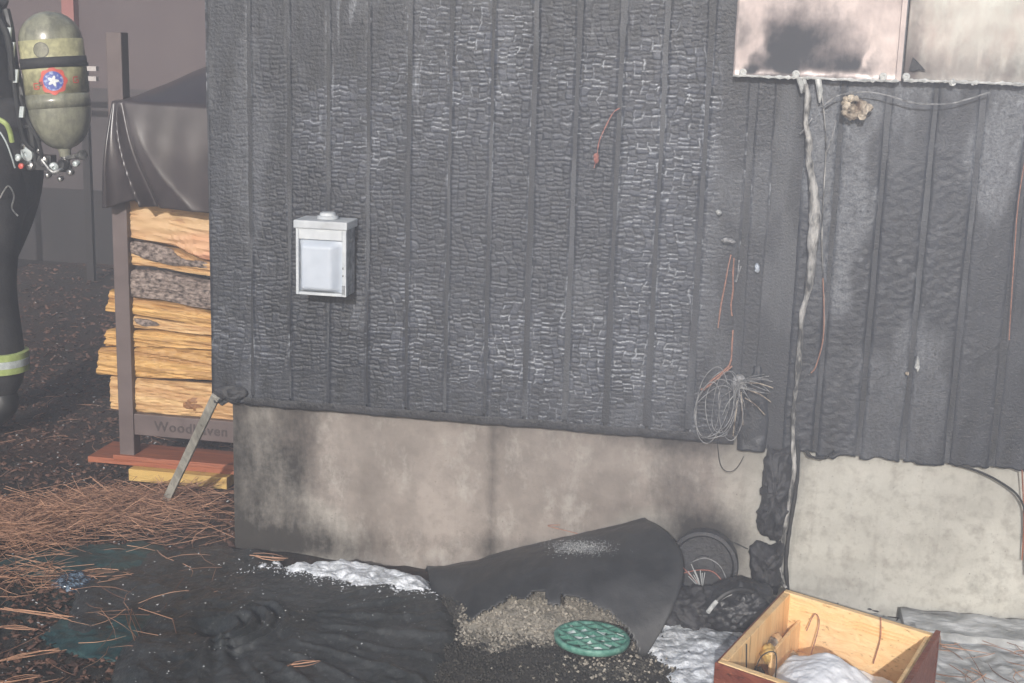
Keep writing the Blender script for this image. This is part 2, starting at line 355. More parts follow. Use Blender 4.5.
M['backwall'] = simple('smoky_mauve_wall', (.085, .062, .064), (.115, .088, .086), 1.2, .8, .9, .1)
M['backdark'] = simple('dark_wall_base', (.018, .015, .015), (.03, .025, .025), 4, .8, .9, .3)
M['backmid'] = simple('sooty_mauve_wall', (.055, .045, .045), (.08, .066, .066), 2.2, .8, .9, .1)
M['redpost'] = simple('red_brown_post', (.26, .10, .09), (.32, .14, .12), 3, .7, .8, .2)
M['whiterail'] = simple('pale_rail', (.40, .37, .35), (.5, .46, .44), 3, .6, .7, .2)
M['roof'] = simple('grey_shingle', (.06, .06, .06), (.09, .09, .09), 20, .8, .9, .3)
M['coat'] = simple('black_turnout_fabric', (.016, .016, .018), (.035, .034, .036), 16, .75, .85, .5, .006)
M['boot'] = simple('black_rubber', (.012, .012, .012), (.03, .03, .03), 16, .4, .5, .2)
M['lime'] = simple('lime_reflective_trim', (.30, .38, .12), (.42, .50, .20), 50, .45, .5, .1)
M['silver'] = simple('silver_reflective_trim', (.45, .50, .50), (.66, .72, .72), 50, .3, .35, .1, metal=.2)
M['skin'] = simple('skin', (.50, .30, .22), (.56, .35, .26), 20, .5, .55, .1)
M['helmet'] = simple('black_helmet_shell', (.02, .02, .02), (.05, .05, .05), 8, .3, .4, .05)
M['glove'] = simple('tan_leather_glove', (.28, .19, .11), (.36, .26, .16), 30, .7, .8, .3)
def tank_mat():
    m, nt, p = newmat('scuffed_composite_tank'); t = NT(nt)
    v = t.map((25, 25, 4)); n = t.noise(1., 5, .65, v); n2 = t.noise(28, 6, .7)
    col = t.mix(t.ramp(n, .35, .7), (.15, .15, .11), (.34, .34, .25)); col = t.mix(t.math('MULTIPLY', t.ramp(n2, .45, .7), .6), col, (.09, .09, .08)); col = t.mix(t.math('MULTIPLY', t.ramp(t.noise(90, 4, .7), .58, .72), .4), col, (.48, .47, .40))
    t.l(col, p.inputs['Base Color']); p.inputs['Roughness'].default_value = .3; p.inputs['Coat Weight'].default_value = .6; p.inputs['Coat Roughness'].default_value = .15
    return m
M['tank'] = tank_mat()
M['tank_label'] = simple('yellowed_tank_label', (.26, .25, .15), (.50, .48, .28), 40, .35, .4, .1)
M['tank_dark'] = simple('charcoal_tank_wrap', (.05, .05, .048), (.12, .12, .105), 40, .35, .5, .3, vec=(1, 1, .1))
M['steel'] = simple('bright_steel', (.22, .22, .22), (.60, .60, .58), 60, .25, .5, .1, metal=.9)
M['strap'] = simple('black_webbing', (.012, .012, .013), (.03, .03, .03), 120, .7, .8, .4)
M['badge_red'] = simple('badge_red', (.48, .08, .06), None, 20, .4, bump=0)
M['badge_blue'] = simple('badge_blue', (.06, .09, .35), (.35, .42, .6), 90, .4, bump=0, lo=.5, hi=.6)
M['badge_white'] = simple('badge_white', (.6, .62, .62), (.75, .77, .78), 80, .4, bump=0)

# ================================================================== GROUND
def nonuni(lo, hi, step, far, grow=1.22):
    a = list(np.arange(lo, hi, step)); s = step; x = a[-1]
    while x < far: s *= grow; x += s; a.append(x)
    s = step; x = a[0]; b = []
    while x > -far: s *= grow; x -= s; b.append(x)
    return np.array(b[::-1]+a)
gx = nonuni(-1.6, 2.2, .014, 60); gy = nonuni(-1.1, 1.3, .014, 60)
GX, GY = np.meshgrid(gx, gy, indexing='ij')
def ground_h(x, y):
    r = 1-sstep(2.2, 6, np.hypot(x-.3, y))
    h = .030*(fbm(x, y, 3, 3.0, oct=5)-.5) + .016*(fbm(x, y, 9, 22., oct=3)-.5)*r
    return h - .012
GZ = ground_h(GX, GY)
inb = (GX > -.06) & (GY > .03)
GZ = np.where(inb, -.03, GZ)
tl = sum(np.exp(-(((GX-c[0])/c[2])**2+((GY-c[1])/c[3])**2)) for c in [(*G(120, 560)[:2], .33, .22), (*G(170, 630)[:2], .30, .20), (*G(40, 600)[:2], .12, .15)])
ground = mknp('ground', np.stack([GX, GY, GZ], -1), gridq(len(gx), len(gy)), M['ground'], attrs={'teal': np.clip(tl, 0, 1)}, origin=(0, 0, 0))
tag(ground, 'dark burnt mulch and soil in front of the charred house', None, None, 'structure')

# ================================================================== BURNT HOUSE
S = .1016
house = empty('burnt_house', (1.2, 0, 0), 'charred black grooved wood siding wall on a sooty concrete foundation', 'house')
XL = -.112
def zbot(x): return .412 + .0*x
def panel_amp(x, z):
    """how strongly the wood has broken up into alligator char"""
    a = sstep(1.62, 1.0, z + .25*(.55-x)) * (.45+.55*sstep(-.05, .55, x))
    a = a*(.55+.75*fbm(x, z, 40, 3., 1.6)) + .25*sstep(.5, .62, fbm(x, z, 44, 6, 2.))*sstep(1.5, 1.3, z)
    a = a*(1-.93*sstep(1.10, 1.17, x)*sstep(.50, .62, z+.1*fbm(x, z, 5, 8)))       # smooth stretch by the cable
    return np.clip(a, .12, 1)*(.35+.65*sstep(.47, .55, z))
zz_hi = 2.45
def board(k, x0, x1, gl, gr, right=False):
    dx, dz = (.0022, .0021) if not right else (.005, .005)
    xs = np.linspace(x0+gl/2, x1-gr/2, max(8, int((x1-x0)/dx)))
    z0 = zbot(0) if not right else .388
    zs = np.concatenate([np.arange(z0, 1.50, dz), np.linspace(1.51, zz_hi, 12)])
    X, Z = np.meshgrid(xs, zs, indexing='ij')
    # ragged burnt bottom edge
    rag = .016*(fbm(xs, xs*0, 77, 30., oct=5)-.5)*2
    if k == -1: rag = rag - .018*sstep(.0, -.08, xs)
    Z = Z + rag[:, None]*np.exp(-(Z-z0)/.03)
    wob = .0022*(fbm(X*0+k*3.1, Z, 11, 1, 12)-.5)*2
    u = (X-xs[0])/(xs[-1]-xs[0]); edge = np.minimum(u, 1-u)*(x1-x0)
    if not right:
        amp = panel_amp(X, Z)
        f1, gl, cid, crk = bricks(X, Z, k)
        _, _, cid2, crk2 = bricks(X+.003, Z*1.02, k+40, 2.1)
        edge_soft = .6+.4*fbm(X, Z, 25, 30.)
        h = amp*(.0032*crk*(.45+.55*cid)*edge_soft + .0011*crk2*cid2) + .0007*fbm(X, Z, 31, 300., 160., 2)
        hz_ = -np.gradient(h, axis=1)/.0021; ridge = sstep(.10, .45, hz_)

        patch = sstep(.42, .68, fbm(X, Z, 60, 5., 3.5, 4))
        ash = gl*(.30+1.0*patch)*np.clip(amp*1.6, 0, 1)*(.25+.75*sstep(.35, .6, fbm(X, Z, 61, 70.)))*(.45+.55*sstep(.1, .7, X))  # painted glints on block edges, lightened in the ash colour
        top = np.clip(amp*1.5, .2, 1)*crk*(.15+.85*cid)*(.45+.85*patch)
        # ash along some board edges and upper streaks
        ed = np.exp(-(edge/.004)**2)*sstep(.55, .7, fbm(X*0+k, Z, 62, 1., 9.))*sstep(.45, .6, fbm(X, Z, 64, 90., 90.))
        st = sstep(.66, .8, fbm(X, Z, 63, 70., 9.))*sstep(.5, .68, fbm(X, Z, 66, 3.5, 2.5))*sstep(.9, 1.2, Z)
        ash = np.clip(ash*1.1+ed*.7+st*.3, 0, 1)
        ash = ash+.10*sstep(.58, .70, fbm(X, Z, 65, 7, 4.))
    else:
        h = .0022*(fbm(X, Z, 33, 60., 25., 3)) + .0018*sstep(.5, .6, fbm(X, Z, 35, 6., 3.))*sstep(.03, .2, np.subtract(*worley(X, Z, 30., 70., 6)[1::-1]))
        cl = sstep(.44, .62, fbm(X, Z, 70, 9., 3.6, 5)); ash = .42*cl*(.3+.7*fbm(X, Z, 71, 160., 50., 3)) + .25*sstep(.76, .84, fbm(X, Z, 73, 55., 30.))
        ash = ash*(.35+.65*sstep(.45, .8, Z)); top = .25*fbm(X, Z, 36, 40., 12.)
    rim = sstep(0, .0085, edge)
    y = -.004-h*rim-.0022*rim*(1 if right else .8)
    y = y + .004*(fbm(X, Z, 12, 2., 2.)-.5)
    nb = 0
    V = np.stack([X+wob, y, Z], -1)
    # turned-back edges so that each board has thickness
    def back(row, d): r = row.copy(); r[:, 1] = .002; return r
    V = np.concatenate([back(V[0], .014)[None], V, back(V[-1], .014)[None]], 0)
    lo = V[:, :1].copy(); lo[:, :, 1] = .012
    V = np.concatenate([lo, V], 1)
    A = np.concatenate([ash[:1]*0, ash, ash[:1]*0], 0); A = np.concatenate([A[:, :1]*0, A], 1)
    T = np.concatenate([top[:1]*0, top, top[:1]*0], 0); T = np.concatenate([T[:, :1]*0, T], 1)
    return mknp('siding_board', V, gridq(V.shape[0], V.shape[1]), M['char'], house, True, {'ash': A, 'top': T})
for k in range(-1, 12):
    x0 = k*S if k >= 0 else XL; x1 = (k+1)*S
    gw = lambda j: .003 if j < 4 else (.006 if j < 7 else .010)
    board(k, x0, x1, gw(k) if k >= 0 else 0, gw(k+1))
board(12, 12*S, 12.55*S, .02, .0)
# right-hand sheet: less burnt boards, hanging a little lower
for k in range(13, 27): board(k, k*S+(.018 if k == 13 else 0), (k+1)*S, .009, .009, True)
for a_, b_, c_ in ((XL+.002, 12.5*S, .425), (12.5*S+.001, 2.75, .393)):
    xs = np.arange(a_, b_, .004); zs = np.concatenate([np.arange(c_, 1.5, .006), [zz_hi]]); X, Z = np.meshgrid(xs, zs, indexing='ij')
    V = np.stack([X, -.0042-.0012*fbm(X, Z, 13, 90., 30.), Z], -1)
    for ax_ in (0, -1):
        pass
    mknp('siding_backing', V, gridq(len(xs), len(zs)), M['char'], house, True, {'ash': .12*sstep(.5, .7, fbm(X, Z, 14, 20., 5.))})

# charred batten between the two sheets with ragged edges
zs = np.arange(.385, .60, .006); us = np.linspace(-1, 1, 15)
UU, ZZ = np.meshgrid(us, zs, indexing='ij')
wbat = (.020+.012*(fbm(ZZ, ZZ*0, 80, 9.)-.5)+.014*sstep(.75, .45, ZZ))*(.35+.65*sstep(.60, .50, ZZ))
XX = 12.62*S + UU*wbat - .012*sstep(1.0, .5, ZZ) + .004*fbm(ZZ, UU*0, 81, 60.)
YY = -.0125+.008*UU**4 - .006*(fbm(XX, ZZ, 82, 60., 16., 4)-.5) - .004*sstep(.45, .6, fbm(XX, ZZ, 83, 30, 30))
V = np.stack([XX, YY, ZZ], -1); e0 = V[:1].copy(); e0[..., 1] = .0; e1 = V[-1:].copy(); e1[..., 1] = .0
V = np.concatenate([e0, V, e1], 0); lo = V[:, :1].copy(); lo[..., 1] = .0; V = np.concatenate([lo, V], 1)
mknp('charred_batten', V, gridq(V.shape[0], V.shape[1]), M['char'], house, True, {'ash': np.zeros(V.shape[:2])+.03})
# bottom trim lip under the left sheet
xs = np.linspace(XL+.09, 12.1*S, 200); prof = [(-.010, .420), (-.013, .404), (-.008, .398), (.014, .398), (.014, .42)]
V = np.array([[(x, y-.002*n1, z+.006*(n0-.5)) for (y, z) in prof] for x, n0, n1 in zip(xs, fbm(xs, xs*0, 90, 25.), fbm(xs, xs*0, 91, 60.))])
mknp('bottom_edge_strip', V, gridq(V.shape[0], V.shape[1], True), M['char_plain'], house)
# foundation
xs = np.concatenate([np.arange(-.066, 2.75, .012)]); zs = np.arange(-.06, .431, .012)
X, Z = np.meshgrid(xs, zs, indexing='ij')
def blob(cx, cz, rx, rz): return np.exp(-(((X-cx)/rx)**2+((Z-cz)/rz)**2))
def PB(px, py, rx, rz, a=1.):
    p = W(px, py, .02); return a*blob(p[0], p[2], rx, rz)
soot = PB(228, 480, .22, .7, .92)+PB(300, 450, .06, .2, .45)+PB(330,540,.2,.08,.35)+PB(491, 490, .022, .30, .50)+PB(500, 545, .30, .035, .38)+PB(705, 555, .10, .10, 1.15)+PB(491, 480, .0035, .3, .25)+PB(672, 480, .08, .10, .52)+PB(705, 525, .12, .09, .45)+PB(690, 440, .16, .04, .4)+PB(560,500,.10,.10,.15)
soot = soot + .55*np.exp(-((.425-Z)/.018)**1.0)*sstep(1.5, 1.1, X) + PB(300, 545, .30, .04, .40)+PB(640, 440, .35, .03, .25) + PB(850, 590, .10, .03, .2)+PB(985, 590, .12, .05, .35)+PB(800, 500, .03, .3, .35)  # leading term paints shade under the siding overhang; the rest is soot
clean = sstep(1.22, 1.42, X) + .42*sstep(.5, .62, fbm(X, Z, 96, 3.))
soot = soot - .12
front = np.stack([X, .020+.0015*(fbm(X, Z, 95, 30.)-.5), Z], -1)
fnd = mknp('foundation', front, gridq(len(xs), len(zs)), M['concrete'], house, True, {'soot': soot.ravel(), 'clean': np.clip(clean, 0, 1).ravel()})
MB().box((-.0655, .0235, -.06), (2.75, .22, .43)).build('foundation_core', M['concrete'], house)
# side return of the house, roof edge above the frame
MB().box((XL+.003, .018, .40), (XL+.03, 4.2, zz_hi)).build('side_siding', M['char_plain'], house)
MB().box((-.0655, .222, -.06), (.1, 4.2, .398)).build('side_foundation', M['concrete'], house)
MB().box((XL-.12, -.14, zz_hi+.002), (2.87, 4.3, zz_hi+.05)).box((XL-.14, -.16, zz_hi+.052), (2.9, 4.32, zz_hi+.07)).build('roof', M['roof'], house)
MB().box((2.72, .018, -.06), (2.75, 4.2, zz_hi)).box((XL+.031, 4.17, -.06), (2.719, 4.2, zz_hi)).build('far_wall', M['char_plain'], house)
# ragged burnt lump at the lower left corner of the siding
def lump(name, pts_px, yf, depth, m, parent=None, seed=1, n=24, rough=.004, ycen=None):
    """closed outline (pixel corners on plane y=yf) given real depth with a rounded, noisy front and a flat back"""
    P = [W(px, py, yf) for px, py in pts_px]; P = np.array(smoothpts(P+[P[0]], 9))[:-1, :]
    c = P.mean(0); rings = []; R = 16
    V = []; 
    for r in range(R+1):
        k = math.cos(r/R*PI/2) if r < R else 0.; d = math.sin(r/R*PI/2)
        ring = c+(P-c)*max(k, .02)
        ring = ring.copy(); ring[:, 1] = yf - depth*d
        nz = fbm(ring[:, 0], ring[:, 2]+seed, seed, 60., oct=4)-.5
        ring[:, 1] -= rough*4*nz*min(1, 4*d+.2); 
        if r < R: ring[:, 0] += rough*(fbm(ring[:, 2], ring[:, 0], seed+3, 90.)-.5)*2; ring[:, 2] += rough*(fbm(ring[:, 0], ring[:, 2], seed+5, 90.)-.5)*2
        V.append(ring)
    V.insert(0, c+(P-c)*.98); V[0][:, 1] = yf+.004
    n_ = len(P); V = np.array(V); nr = V.shape[0]
    q = []
    for i in range(nr-1):
        for j in range(n_): q.append((i*n_+j, i*n_+(j+1) % n_, (i+1)*n_+(j+1) % n_, (i+1)*n_+j))
    return mk(name, V.reshape(-1, 3), q+[tuple(range(n_-1, -1, -1)), tuple((nr-1)*n_+j for j in range(n_))], m, parent, True)
lump('charred_corner_edge', [(213, 388), (232, 385), (248, 392), (240, 401), (232, 404), (222, 398), (214, 403)], -.012, .012, M['char_plain'], house, 3)

# ================================================================== METAL SHEETS
def sheet(pxl, pxr, pyl, m, label, sootf, seed, screws, drips):
    a = W(pxl, pyl, -.022); b = W(pxr, pyl+(pxr-pxl)*.03, -.022); x0, x1 = a[0], b[0]; z0 = a[2]; z1 = z0+.52
    root = empty('metal_sheet', ((x0+x1)/2, -.02, z0), label, 'metal sheet', 'metal sheets nailed to the burnt wall')
    nx, nz = 70, 110
    xs = np.linspace(x0, x1, nx); zs = np.linspace(z0, z1, nz); X, Z = np.meshgrid(xs, zs, indexing='ij')
    # rough lower edge with small drips of solder-like metal
    lowrag = .004*(fbm(xs, xs*0, seed, 60.)-.5); Z = Z+lowrag[:, None]*np.exp(-(Z-z0)/.01)
    yy = -.022 - .008*fbm(X, Z, seed, 5.) - .004*np.exp(-(Z-z0)/.006)
    yy = yy-.002*sstep(.5, .52, fbm(X, Z, seed+4, 3.))
    V = np.stack([X, yy, Z], -1)
    q = gridq(nx, nz)
    o = mknp('sheet_face', V, q, m, root, True, {'soot': sootf(X, Z, x0, x1, z0)})
    sm = o.modifiers.new('solid', 'SOLIDIFY'); sm.thickness = .0018; sm.offset = 1
    # folded bottom lip
    P = [(x, -.036-.004*v, z0+.001+.004*(w-.5)) for x, v, w in zip(np.linspace(x0, x1, 60), fbm(np.linspace(x0, x1, 60), 0*xs[0], seed+8, 40.), fbm(np.linspace(x0, x1, 60), 0*xs[0]+2, seed+9, 50.))]
    MB().tube(P, [.0022+.0036*random.random()**2 for _ in P], 6).build('bottom_lip', M['ash_metal'], root, True)
    for sx in screws:
        c = W(sx, pyl-4+(sx-pxl)*.03, -.034)
        s_ = MB().lathe(c, (0, -1, 0), [(-.004, .0085), (.003, .0085), (.0045, .0065), (.0045, .0035), (.002, .0030)], 14).build('screw', M['ash_metal'], root, True)
        s_.location.y -= .002
    for dx_, wpx, hpx in drips:
        c0 = W(dx_, pyl+(dx_-pxl)*.03, -.034); c1 = W(dx_+random.uniform(-1, 3), pyl+hpx+(dx_-pxl)*.03, -.03); mid = (c0+c1)/2+np.array([.002, -.004, 0])
        wm = wpx/400/2
        MB().tube([c0, mid*.5+c0*.5, mid, c1], [wm, wm*.95, wm*.9, wm*.35], 8).build('metal_drip', M['ash_metal'], root, True)
    for zc in (.26,):
        pass
    return root
def sf_a(X, Z, x0, x1, z0):
    u = (X-x0)/(x1-x0)+.16*(fbm(X, Z, 91, 14., oct=4)-.5)*2; h = Z-z0+.03*(fbm(X, Z, 92, 12., oct=4)-.5)*2
    s_ = 1.0*np.exp(-(((u-.42)/.26)**2+((h-.09)/.085)**2)) + .9*np.exp(-(((u-.30)/.16)**2+((h-.02)/.06)**2)) + .85*np.exp(-(((u-.72)/.22)**2+((h-.02)/.035)**2))+.4*np.exp(-(u/.03)**2)
    return s_ - .8*np.exp(-(((u-.10)/.06)**2+((h-.05)/.022)**2)) - .9*np.exp(-(((u-.82-.9*(h-.03))/.03)**2+((h-.05)/.04)**2)) -.5*np.exp(-((h-.003)/.006)**2)
def sf_b(X, Z, x0, x1, z0):
    u = (X-x0)/(x1-x0); h = Z-z0
    s_ = .8*np.exp(-(((h-.02)/.05)**2))*(.4+.8*fbm(X, Z, 7, 9., 3.)) + .5*np.exp(-((u-.03)/.10)**2)*(h < .2)
    for c, w_ in ((.36, .018), (.60, .014), (.80, .02)): s_ = s_ - .55*np.exp(-((u-c)/w_)**2)*sstep(.02, .06, h)
    return s_
sheet_l = sheet(733, 898, 76, M['sheet_a'], 'left metal sheet with a black soot cloud, nailed high on the burnt wall', sf_a, 5, (743, 796, 883), ((799, 5, 15), (804, 4, 14), (818, 6, 24)))
sheet_r = sheet(903, 1026, 80.5, M['sheet_b'], 'right paler metal sheet with a torn black triangle at its lower edge', sf_b, 8, (906,), ((951, 7, 2), (972, 4, 2)))
# torn triangle flap on the right sheet
tri = [W(909, 70, -.040), W(913, 57, -.042), W(918, 62, -.042), (W(926, 71, -.040)), W(920, 69, -.043), W(914, 71, -.041)]
tb = [p+np.array([0, .004, 0]) for p in tri]
mk('torn_hole', tri+tb, [tuple(range(6)), tuple(range(11, 5, -1))]+[(i, i+6, (i+1) % 6+6, (i+1) % 6) for i in range(6)], M['char_plain'], sheet_r)
# overlapping seam strip between the sheets
a = W(899, 80, -.036)
MB().box((a[0]-.0075, -.0400, a[2]-.002), (a[0]+.0035, -.030, a[2]+.52)).build('seam_strip', M['sheet_a'], sheet_l)

# ================================================================== OUTLET BOX
bx0 = W(294, 222, -.10)[0]; bx1 = W(347, 222, -.10)[0]; bz1 = W(320, 221, -.10)[2]; bz0 = W(320, 296.5, -.10)[2]
box = empty('electrical_box', ((bx0+bx1)/2, -.01, bz0), 'pale grey weatherproof electrical box fixed to the charred siding', 'electrical box')
t_ = .006
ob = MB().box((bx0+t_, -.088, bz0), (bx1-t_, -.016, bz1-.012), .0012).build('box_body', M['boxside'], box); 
fr = MB()   # front door frame: four rails round a raised cover
fx0, fx1, fz0, fz1 = bx0+.004, bx1-.002, bz0+.002, bz1-.020
fr.box((fx0, -.100, fz0), (fx0+.007, -.0885, fz1)).box((fx1-.010, -.100, fz0), (fx1, -.0885, fz1)).box((fx0+.0072, -.0998, fz0), (fx1-.0102, -.0885, fz0+.007)).box((fx0+.0072, -.0998, fz1-.026), (fx1-.0102, -.0885, fz1)).build('door_frame', M['boxgrey'], box)
bevel(box.children[-1], .0012)
# raised, bulging cover
nx = nz = 26; X, Z = np.meshgrid(np.linspace(fx0+.0085, fx1-.0115, nx), np.linspace(fz0+.0085, fz1-.0275, nz), indexing='ij')
u = (X-X.min())/(X.max()-X.min()); v = (Z-Z.min())/(Z.max()-Z.min())
hh = sstep(0, .10, u)*sstep(1, .74, u)*sstep(0, .06, v)*sstep(1, .88, v)
Y = -.090-.021*hh
mknp('cover', np.stack([X, Y, Z], -1), gridq(nx, nz), M['lid'], box)
lid = MB().box((bx0-.001, -.104, bz1-.020), (bx1+.001, -.014, bz1)).build('top_hood', M['boxgrey'], box); bevel(lid, .003, 3)
hub = MB().lathe(((bx0+bx1)/2+.004, -.055, bz1+.001), (0, 0, 1), [(0, .026), (.006, .026), (.008, .020), (.014, .019), (.016, .015)], 24).build('conduit_hub', M['boxgrey'], box, True)
MB().box((fx1-.0095, -.1035, fz0+.006), (fx1-.003, -.1002, fz0+.028)).build('latch', M['boxside'], box)
MB().box((fx1-.0085, -.102, fz0+.068), (fx1-.0065, -.1002, fz0+.073)).box((fx1-.0085, -.102, fz0+.050), (fx1-.0065, -.1002, fz0+.054)).build('hinge_pin', M['char_plain'], box)
for z_ in (bz0+.03, bz1-.05): MB().lathe((bx1-.006, -.05, z_), (1, 0, 0), [(0, .006), (.003, .005), (.004, .002)], 10).build('knockout', M['boxside'], box)
MB().box((bx0+.01, -.0159, bz0+.004), (bx1-.01, -.004, bz1-.02)).build('mounting_plate', M['char_plain'], box)

# ================================================================== CABLES AND WIRES ON THE WALL
def wire(name, pts, r, m, label=None, cat=None, group=None, parent=None, n=5, kk=6, rj=.0):
    P = smoothpts(pts, kk); rr = [r*(1+rj*(random.random()-.5)*2) for _ in P]
    o = MB().tube(P, rr, n).build(name, m, parent, True)
    if label: tag(o, label, cat, group)
    return o
# thick ash-crusted cable down the wall
cpts = [(806, 84, -.055, 3), (808, 100, -.05, 6), (806, 122, -.05, 5), (809, 140, -.048, 7), (809, 160, -.047, 7), (813, 185, -.047, 9), (815, 215, -.045, 9.5), (813, 240, -.045, 9), (811, 270, -.045, 9), (807, 295, -.045, 5), (802, 315, -.045, 5), (800, 345, -.046, 5.5), (797, 380, -.047, 4.5), (794, 405, -.05, 4), (793, 440, -.05, 4), (794, 470, -.045, 4.2), (789, 505, -.035, 4), (783, 540, -.03, 4), (780, 575, -.03, 4.5), (786, 588, -.04, 4)]
P = smoothpts([W(a, b, c) for a, b, c, d in cpts], 8); rad = np.interp(np.linspace(0, 1, len(P)), np.linspace(0, 1, len(cpts)), [d/820 for *_, d in cpts])*(.55+.9*fbm(np.arange(len(P))*.33, 0, 3, 1.))
cable = MB().tube(P, list(rad), 10).build('burnt_cable', M['ashcable'], None, True)
tag(cable, 'thick ash-grey burnt cable running from the metal sheets down to the ground', 'cable')
thin = wire('thin_wire', [W(*p) for p in [(822, 95, -.03), (826, 140, -.03), (824, 190, -.035), (822, 240, -.035), (824, 290, -.035), (824, 335, -.033), (817, 362, -.03), (809, 375, -.028)]], .0016, M['ashcable'], 'thin bare wire hanging right of the thick burnt cable', 'wire', rj=.4)
c2 = wire('thin_wire', [W(*p) for p in [(823, 278, -.038), (824, 310, -.038), (823, 340, -.037), (816, 366, -.034), (811, 373, -.03)]], .0015, M['copper'], 'short copper strand curling beside the thick cable at mid wall', 'wire')
# conduit strip against the post, right of thick cable near the bottom
wire('cable_sheath', [W(*p) for p in [(798, 440, -.034), (797, 480, -.02), (791, 520, -.015), (786, 560, -.015), (788, 590, -.02)]], .0050, M['wire_black'], 'dark split sheath lying behind the thick burnt cable', 'cable', n=8, rj=.2)
wire('drooping_wire', [W(*p) for p in [(822, 107, -.045), (835, 97, -.05), (850, 93, -.05), (868, 92, -.05), (890, 96, -.05), (915, 103, -.048), (945, 104, -.045), (965, 100, -.042), (990, 92, -.04)]], .0018, M['wire_grey'], 'thin wire drooping sideways below the two metal sheets', 'wire', rj=.5)
for i, (a, b) in enumerate((((836, 120), (827, 152)), ((812, 118), (800, 134)))): wire('wire_stub', [W(a[0], a[1], -.03), W((a[0]+b[0])/2+1, (a[1]+b[1])/2, -.034), W(b[0], b[1], -.03)], .0018, M['wire_grey'], ('pale wire stub hanging right of the thick cable head', 'short wire stub left of the thick cable head')[i], 'wire')
# burnt foam blob
fo = empty('burnt_foam', W(856, 112, -.02), 'tan and white melted foam blob under the left metal sheet', 'foam')
th = np.linspace(.6, 2*PI-.9, 16)
fp = [W(856+11*math.cos(t+.9)*(1+.25*math.sin(5*t)), 107-10*math.sin(t+.9)*(1+.2*math.cos(4*t)), -.045-.01*math.sin(3*t)) for t in th]
MB().tube(smoothpts(fp, 3), [.0075*(.6+.8*random.random()) for _ in range((len(fp)-1)*3+1)], 7).build('foam_ring', M['foam_burnt'], fo, True)
lump('foam_core', [(846, 103), (855, 98), (866, 102), (868, 111), (860, 118), (850, 116)], -.018, .022, M['foam_burnt'], fo, 9)
# small melted pale bits on the wall
def bit(px, py, w, h, m, label, y=-.022, cat='fragment'):
    o = lump('melted_fragment', [(px-w, py-h*.4), (px-w*.2, py-h), (px+w*.8, py-h*.7), (px+w, py+h*.3), (px+w*.3, py+h), (px-w*.7, py+h*.6)], y, .008, m, None, int(px)); tag(o, label, cat); return o
bit(757, 268, 3, 5, M['lid'], 'small white melted fragment stuck on the wall near the copper wires')
bit(719, 213, 3, 3, M['ash_metal'], 'small pale fleck on the wall above the copper wires')
bit(728, 241, 7, 3, M['wire_grey'], 'grey crust fragment above the copper wires', -.024)
bit(917, 364, 2.4, 8, M['ash_metal'], 'pale vertical fragment low on the right boards', -.02)
bit(907, 374, 2.2, 2, M['foam_burnt'], 'tiny pale chip beside the vertical fragment on the right boards', -.018)
bit(596, 158, 3, 5, M['wire_red'], 'small pink melted clump hanging on the middle of the charred siding', -.035)
wire('hanging_wire', [W(*p) for p in [(620, 108, -.020), (613, 113, -.028), (605, 128, -.034), (599, 142, -.036), (597, 156, -.036), (594, 168, -.034)]], .0013, M['wire_red'], 'thin pink wire slanting down across the middle boards', 'wire', rj=.5)
# copper wires and the tangle
cg = 'copper wires in the burnt junction'
for i, (pts, m_, lb) in enumerate([
    ([(731, 255, -.02), (728, 268, -.035), (725, 285, -.037), (722, 300, -.036), (720, 312, -.034), (718, 328, -.03)], 'copper', 'left copper wire dangling from the burnt junction'),
    ([(734, 258, -.02), (733, 275, -.038), (733, 290, -.038), (731, 305, -.036), (732, 316, -.034)], 'copper', 'middle copper wire dangling from the burnt junction'),
    ([(739, 260, -.02), (738, 272, -.036), (736, 282, -.036), (741, 266, -.034)], 'wire_grey', 'short grey looped wire right in the burnt junction'),
    ([(733, 330, -.03), (732, 345, -.035), (731, 360, -.036), (727, 370, -.036)], 'copper', 'copper wire just above the tangle of loops')]):
    wire('copper_wire', [W(*p) for p in pts], .0018, M[m_], lb, 'wire', rj=.3)
tang = empty('wire_tangle', W(730, 400, -.03), 'tangle of thin burnt wire loops hanging at the bottom edge of the siding', 'wires')
def lp(cx, cy, a, b, rot, y, t0=0, t1=2*PI, n=18):
    out = []
    for k in range(n+1):
        t = t0+(t1-t0)*k/n; x_, y_ = a*math.cos(t)*(1+.08*math.sin(3*t+cx)), b*math.sin(t)*(1+.08*math.cos(2*t+cy))
        out.append(W(cx+x_*math.cos(rot)-y_*math.sin(rot), cy+x_*math.sin(rot)+y_*math.cos(rot), y-.012*math.sin(t+cx)))
    return out
for pr in [(712, 405, 16, 36, .15), (716, 404, 18, 34, .3), (720, 408, 14, 31, .05), (708, 410, 12, 28, .1), (725, 402, 12, 34, .2), (730, 410, 12, 30, -.1), (716, 412, 20, 26, .5)]:
    wire('wire', lp(*pr, -.045-random.random()*.015), .0010, M['wire_grey'], parent=tang, n=4, kk=2)
wire('wire', lp(731, 448, 14, 23, .0, -.035, .4, 2*PI-.2), .0011, M['wire_black'], parent=tang, n=4, kk=2)
for k in range(26):
    a0 = random.uniform(-2.6, .9); L = random.uniform(14, 42); c = (737+random.uniform(-5, 5), 385+random.uniform(-6, 6))
    dx_, dy_ = math.cos(a0)*L*.9, -math.sin(a0)*L*.7
    wire('wire', [W(c[0], c[1], -.03), W(c[0]+dx_*.5+random.uniform(-4, 4), c[1]+dy_*.45+random.uniform(-3, 3), -.05), W(c[0]+dx_, c[1]+dy_, -.03)], random.choice([.0007, .0009, .0012]), M[random.choice(['wire_grey', 'wire_grey', 'ash_metal'])], parent=tang, n=4, kk=4)
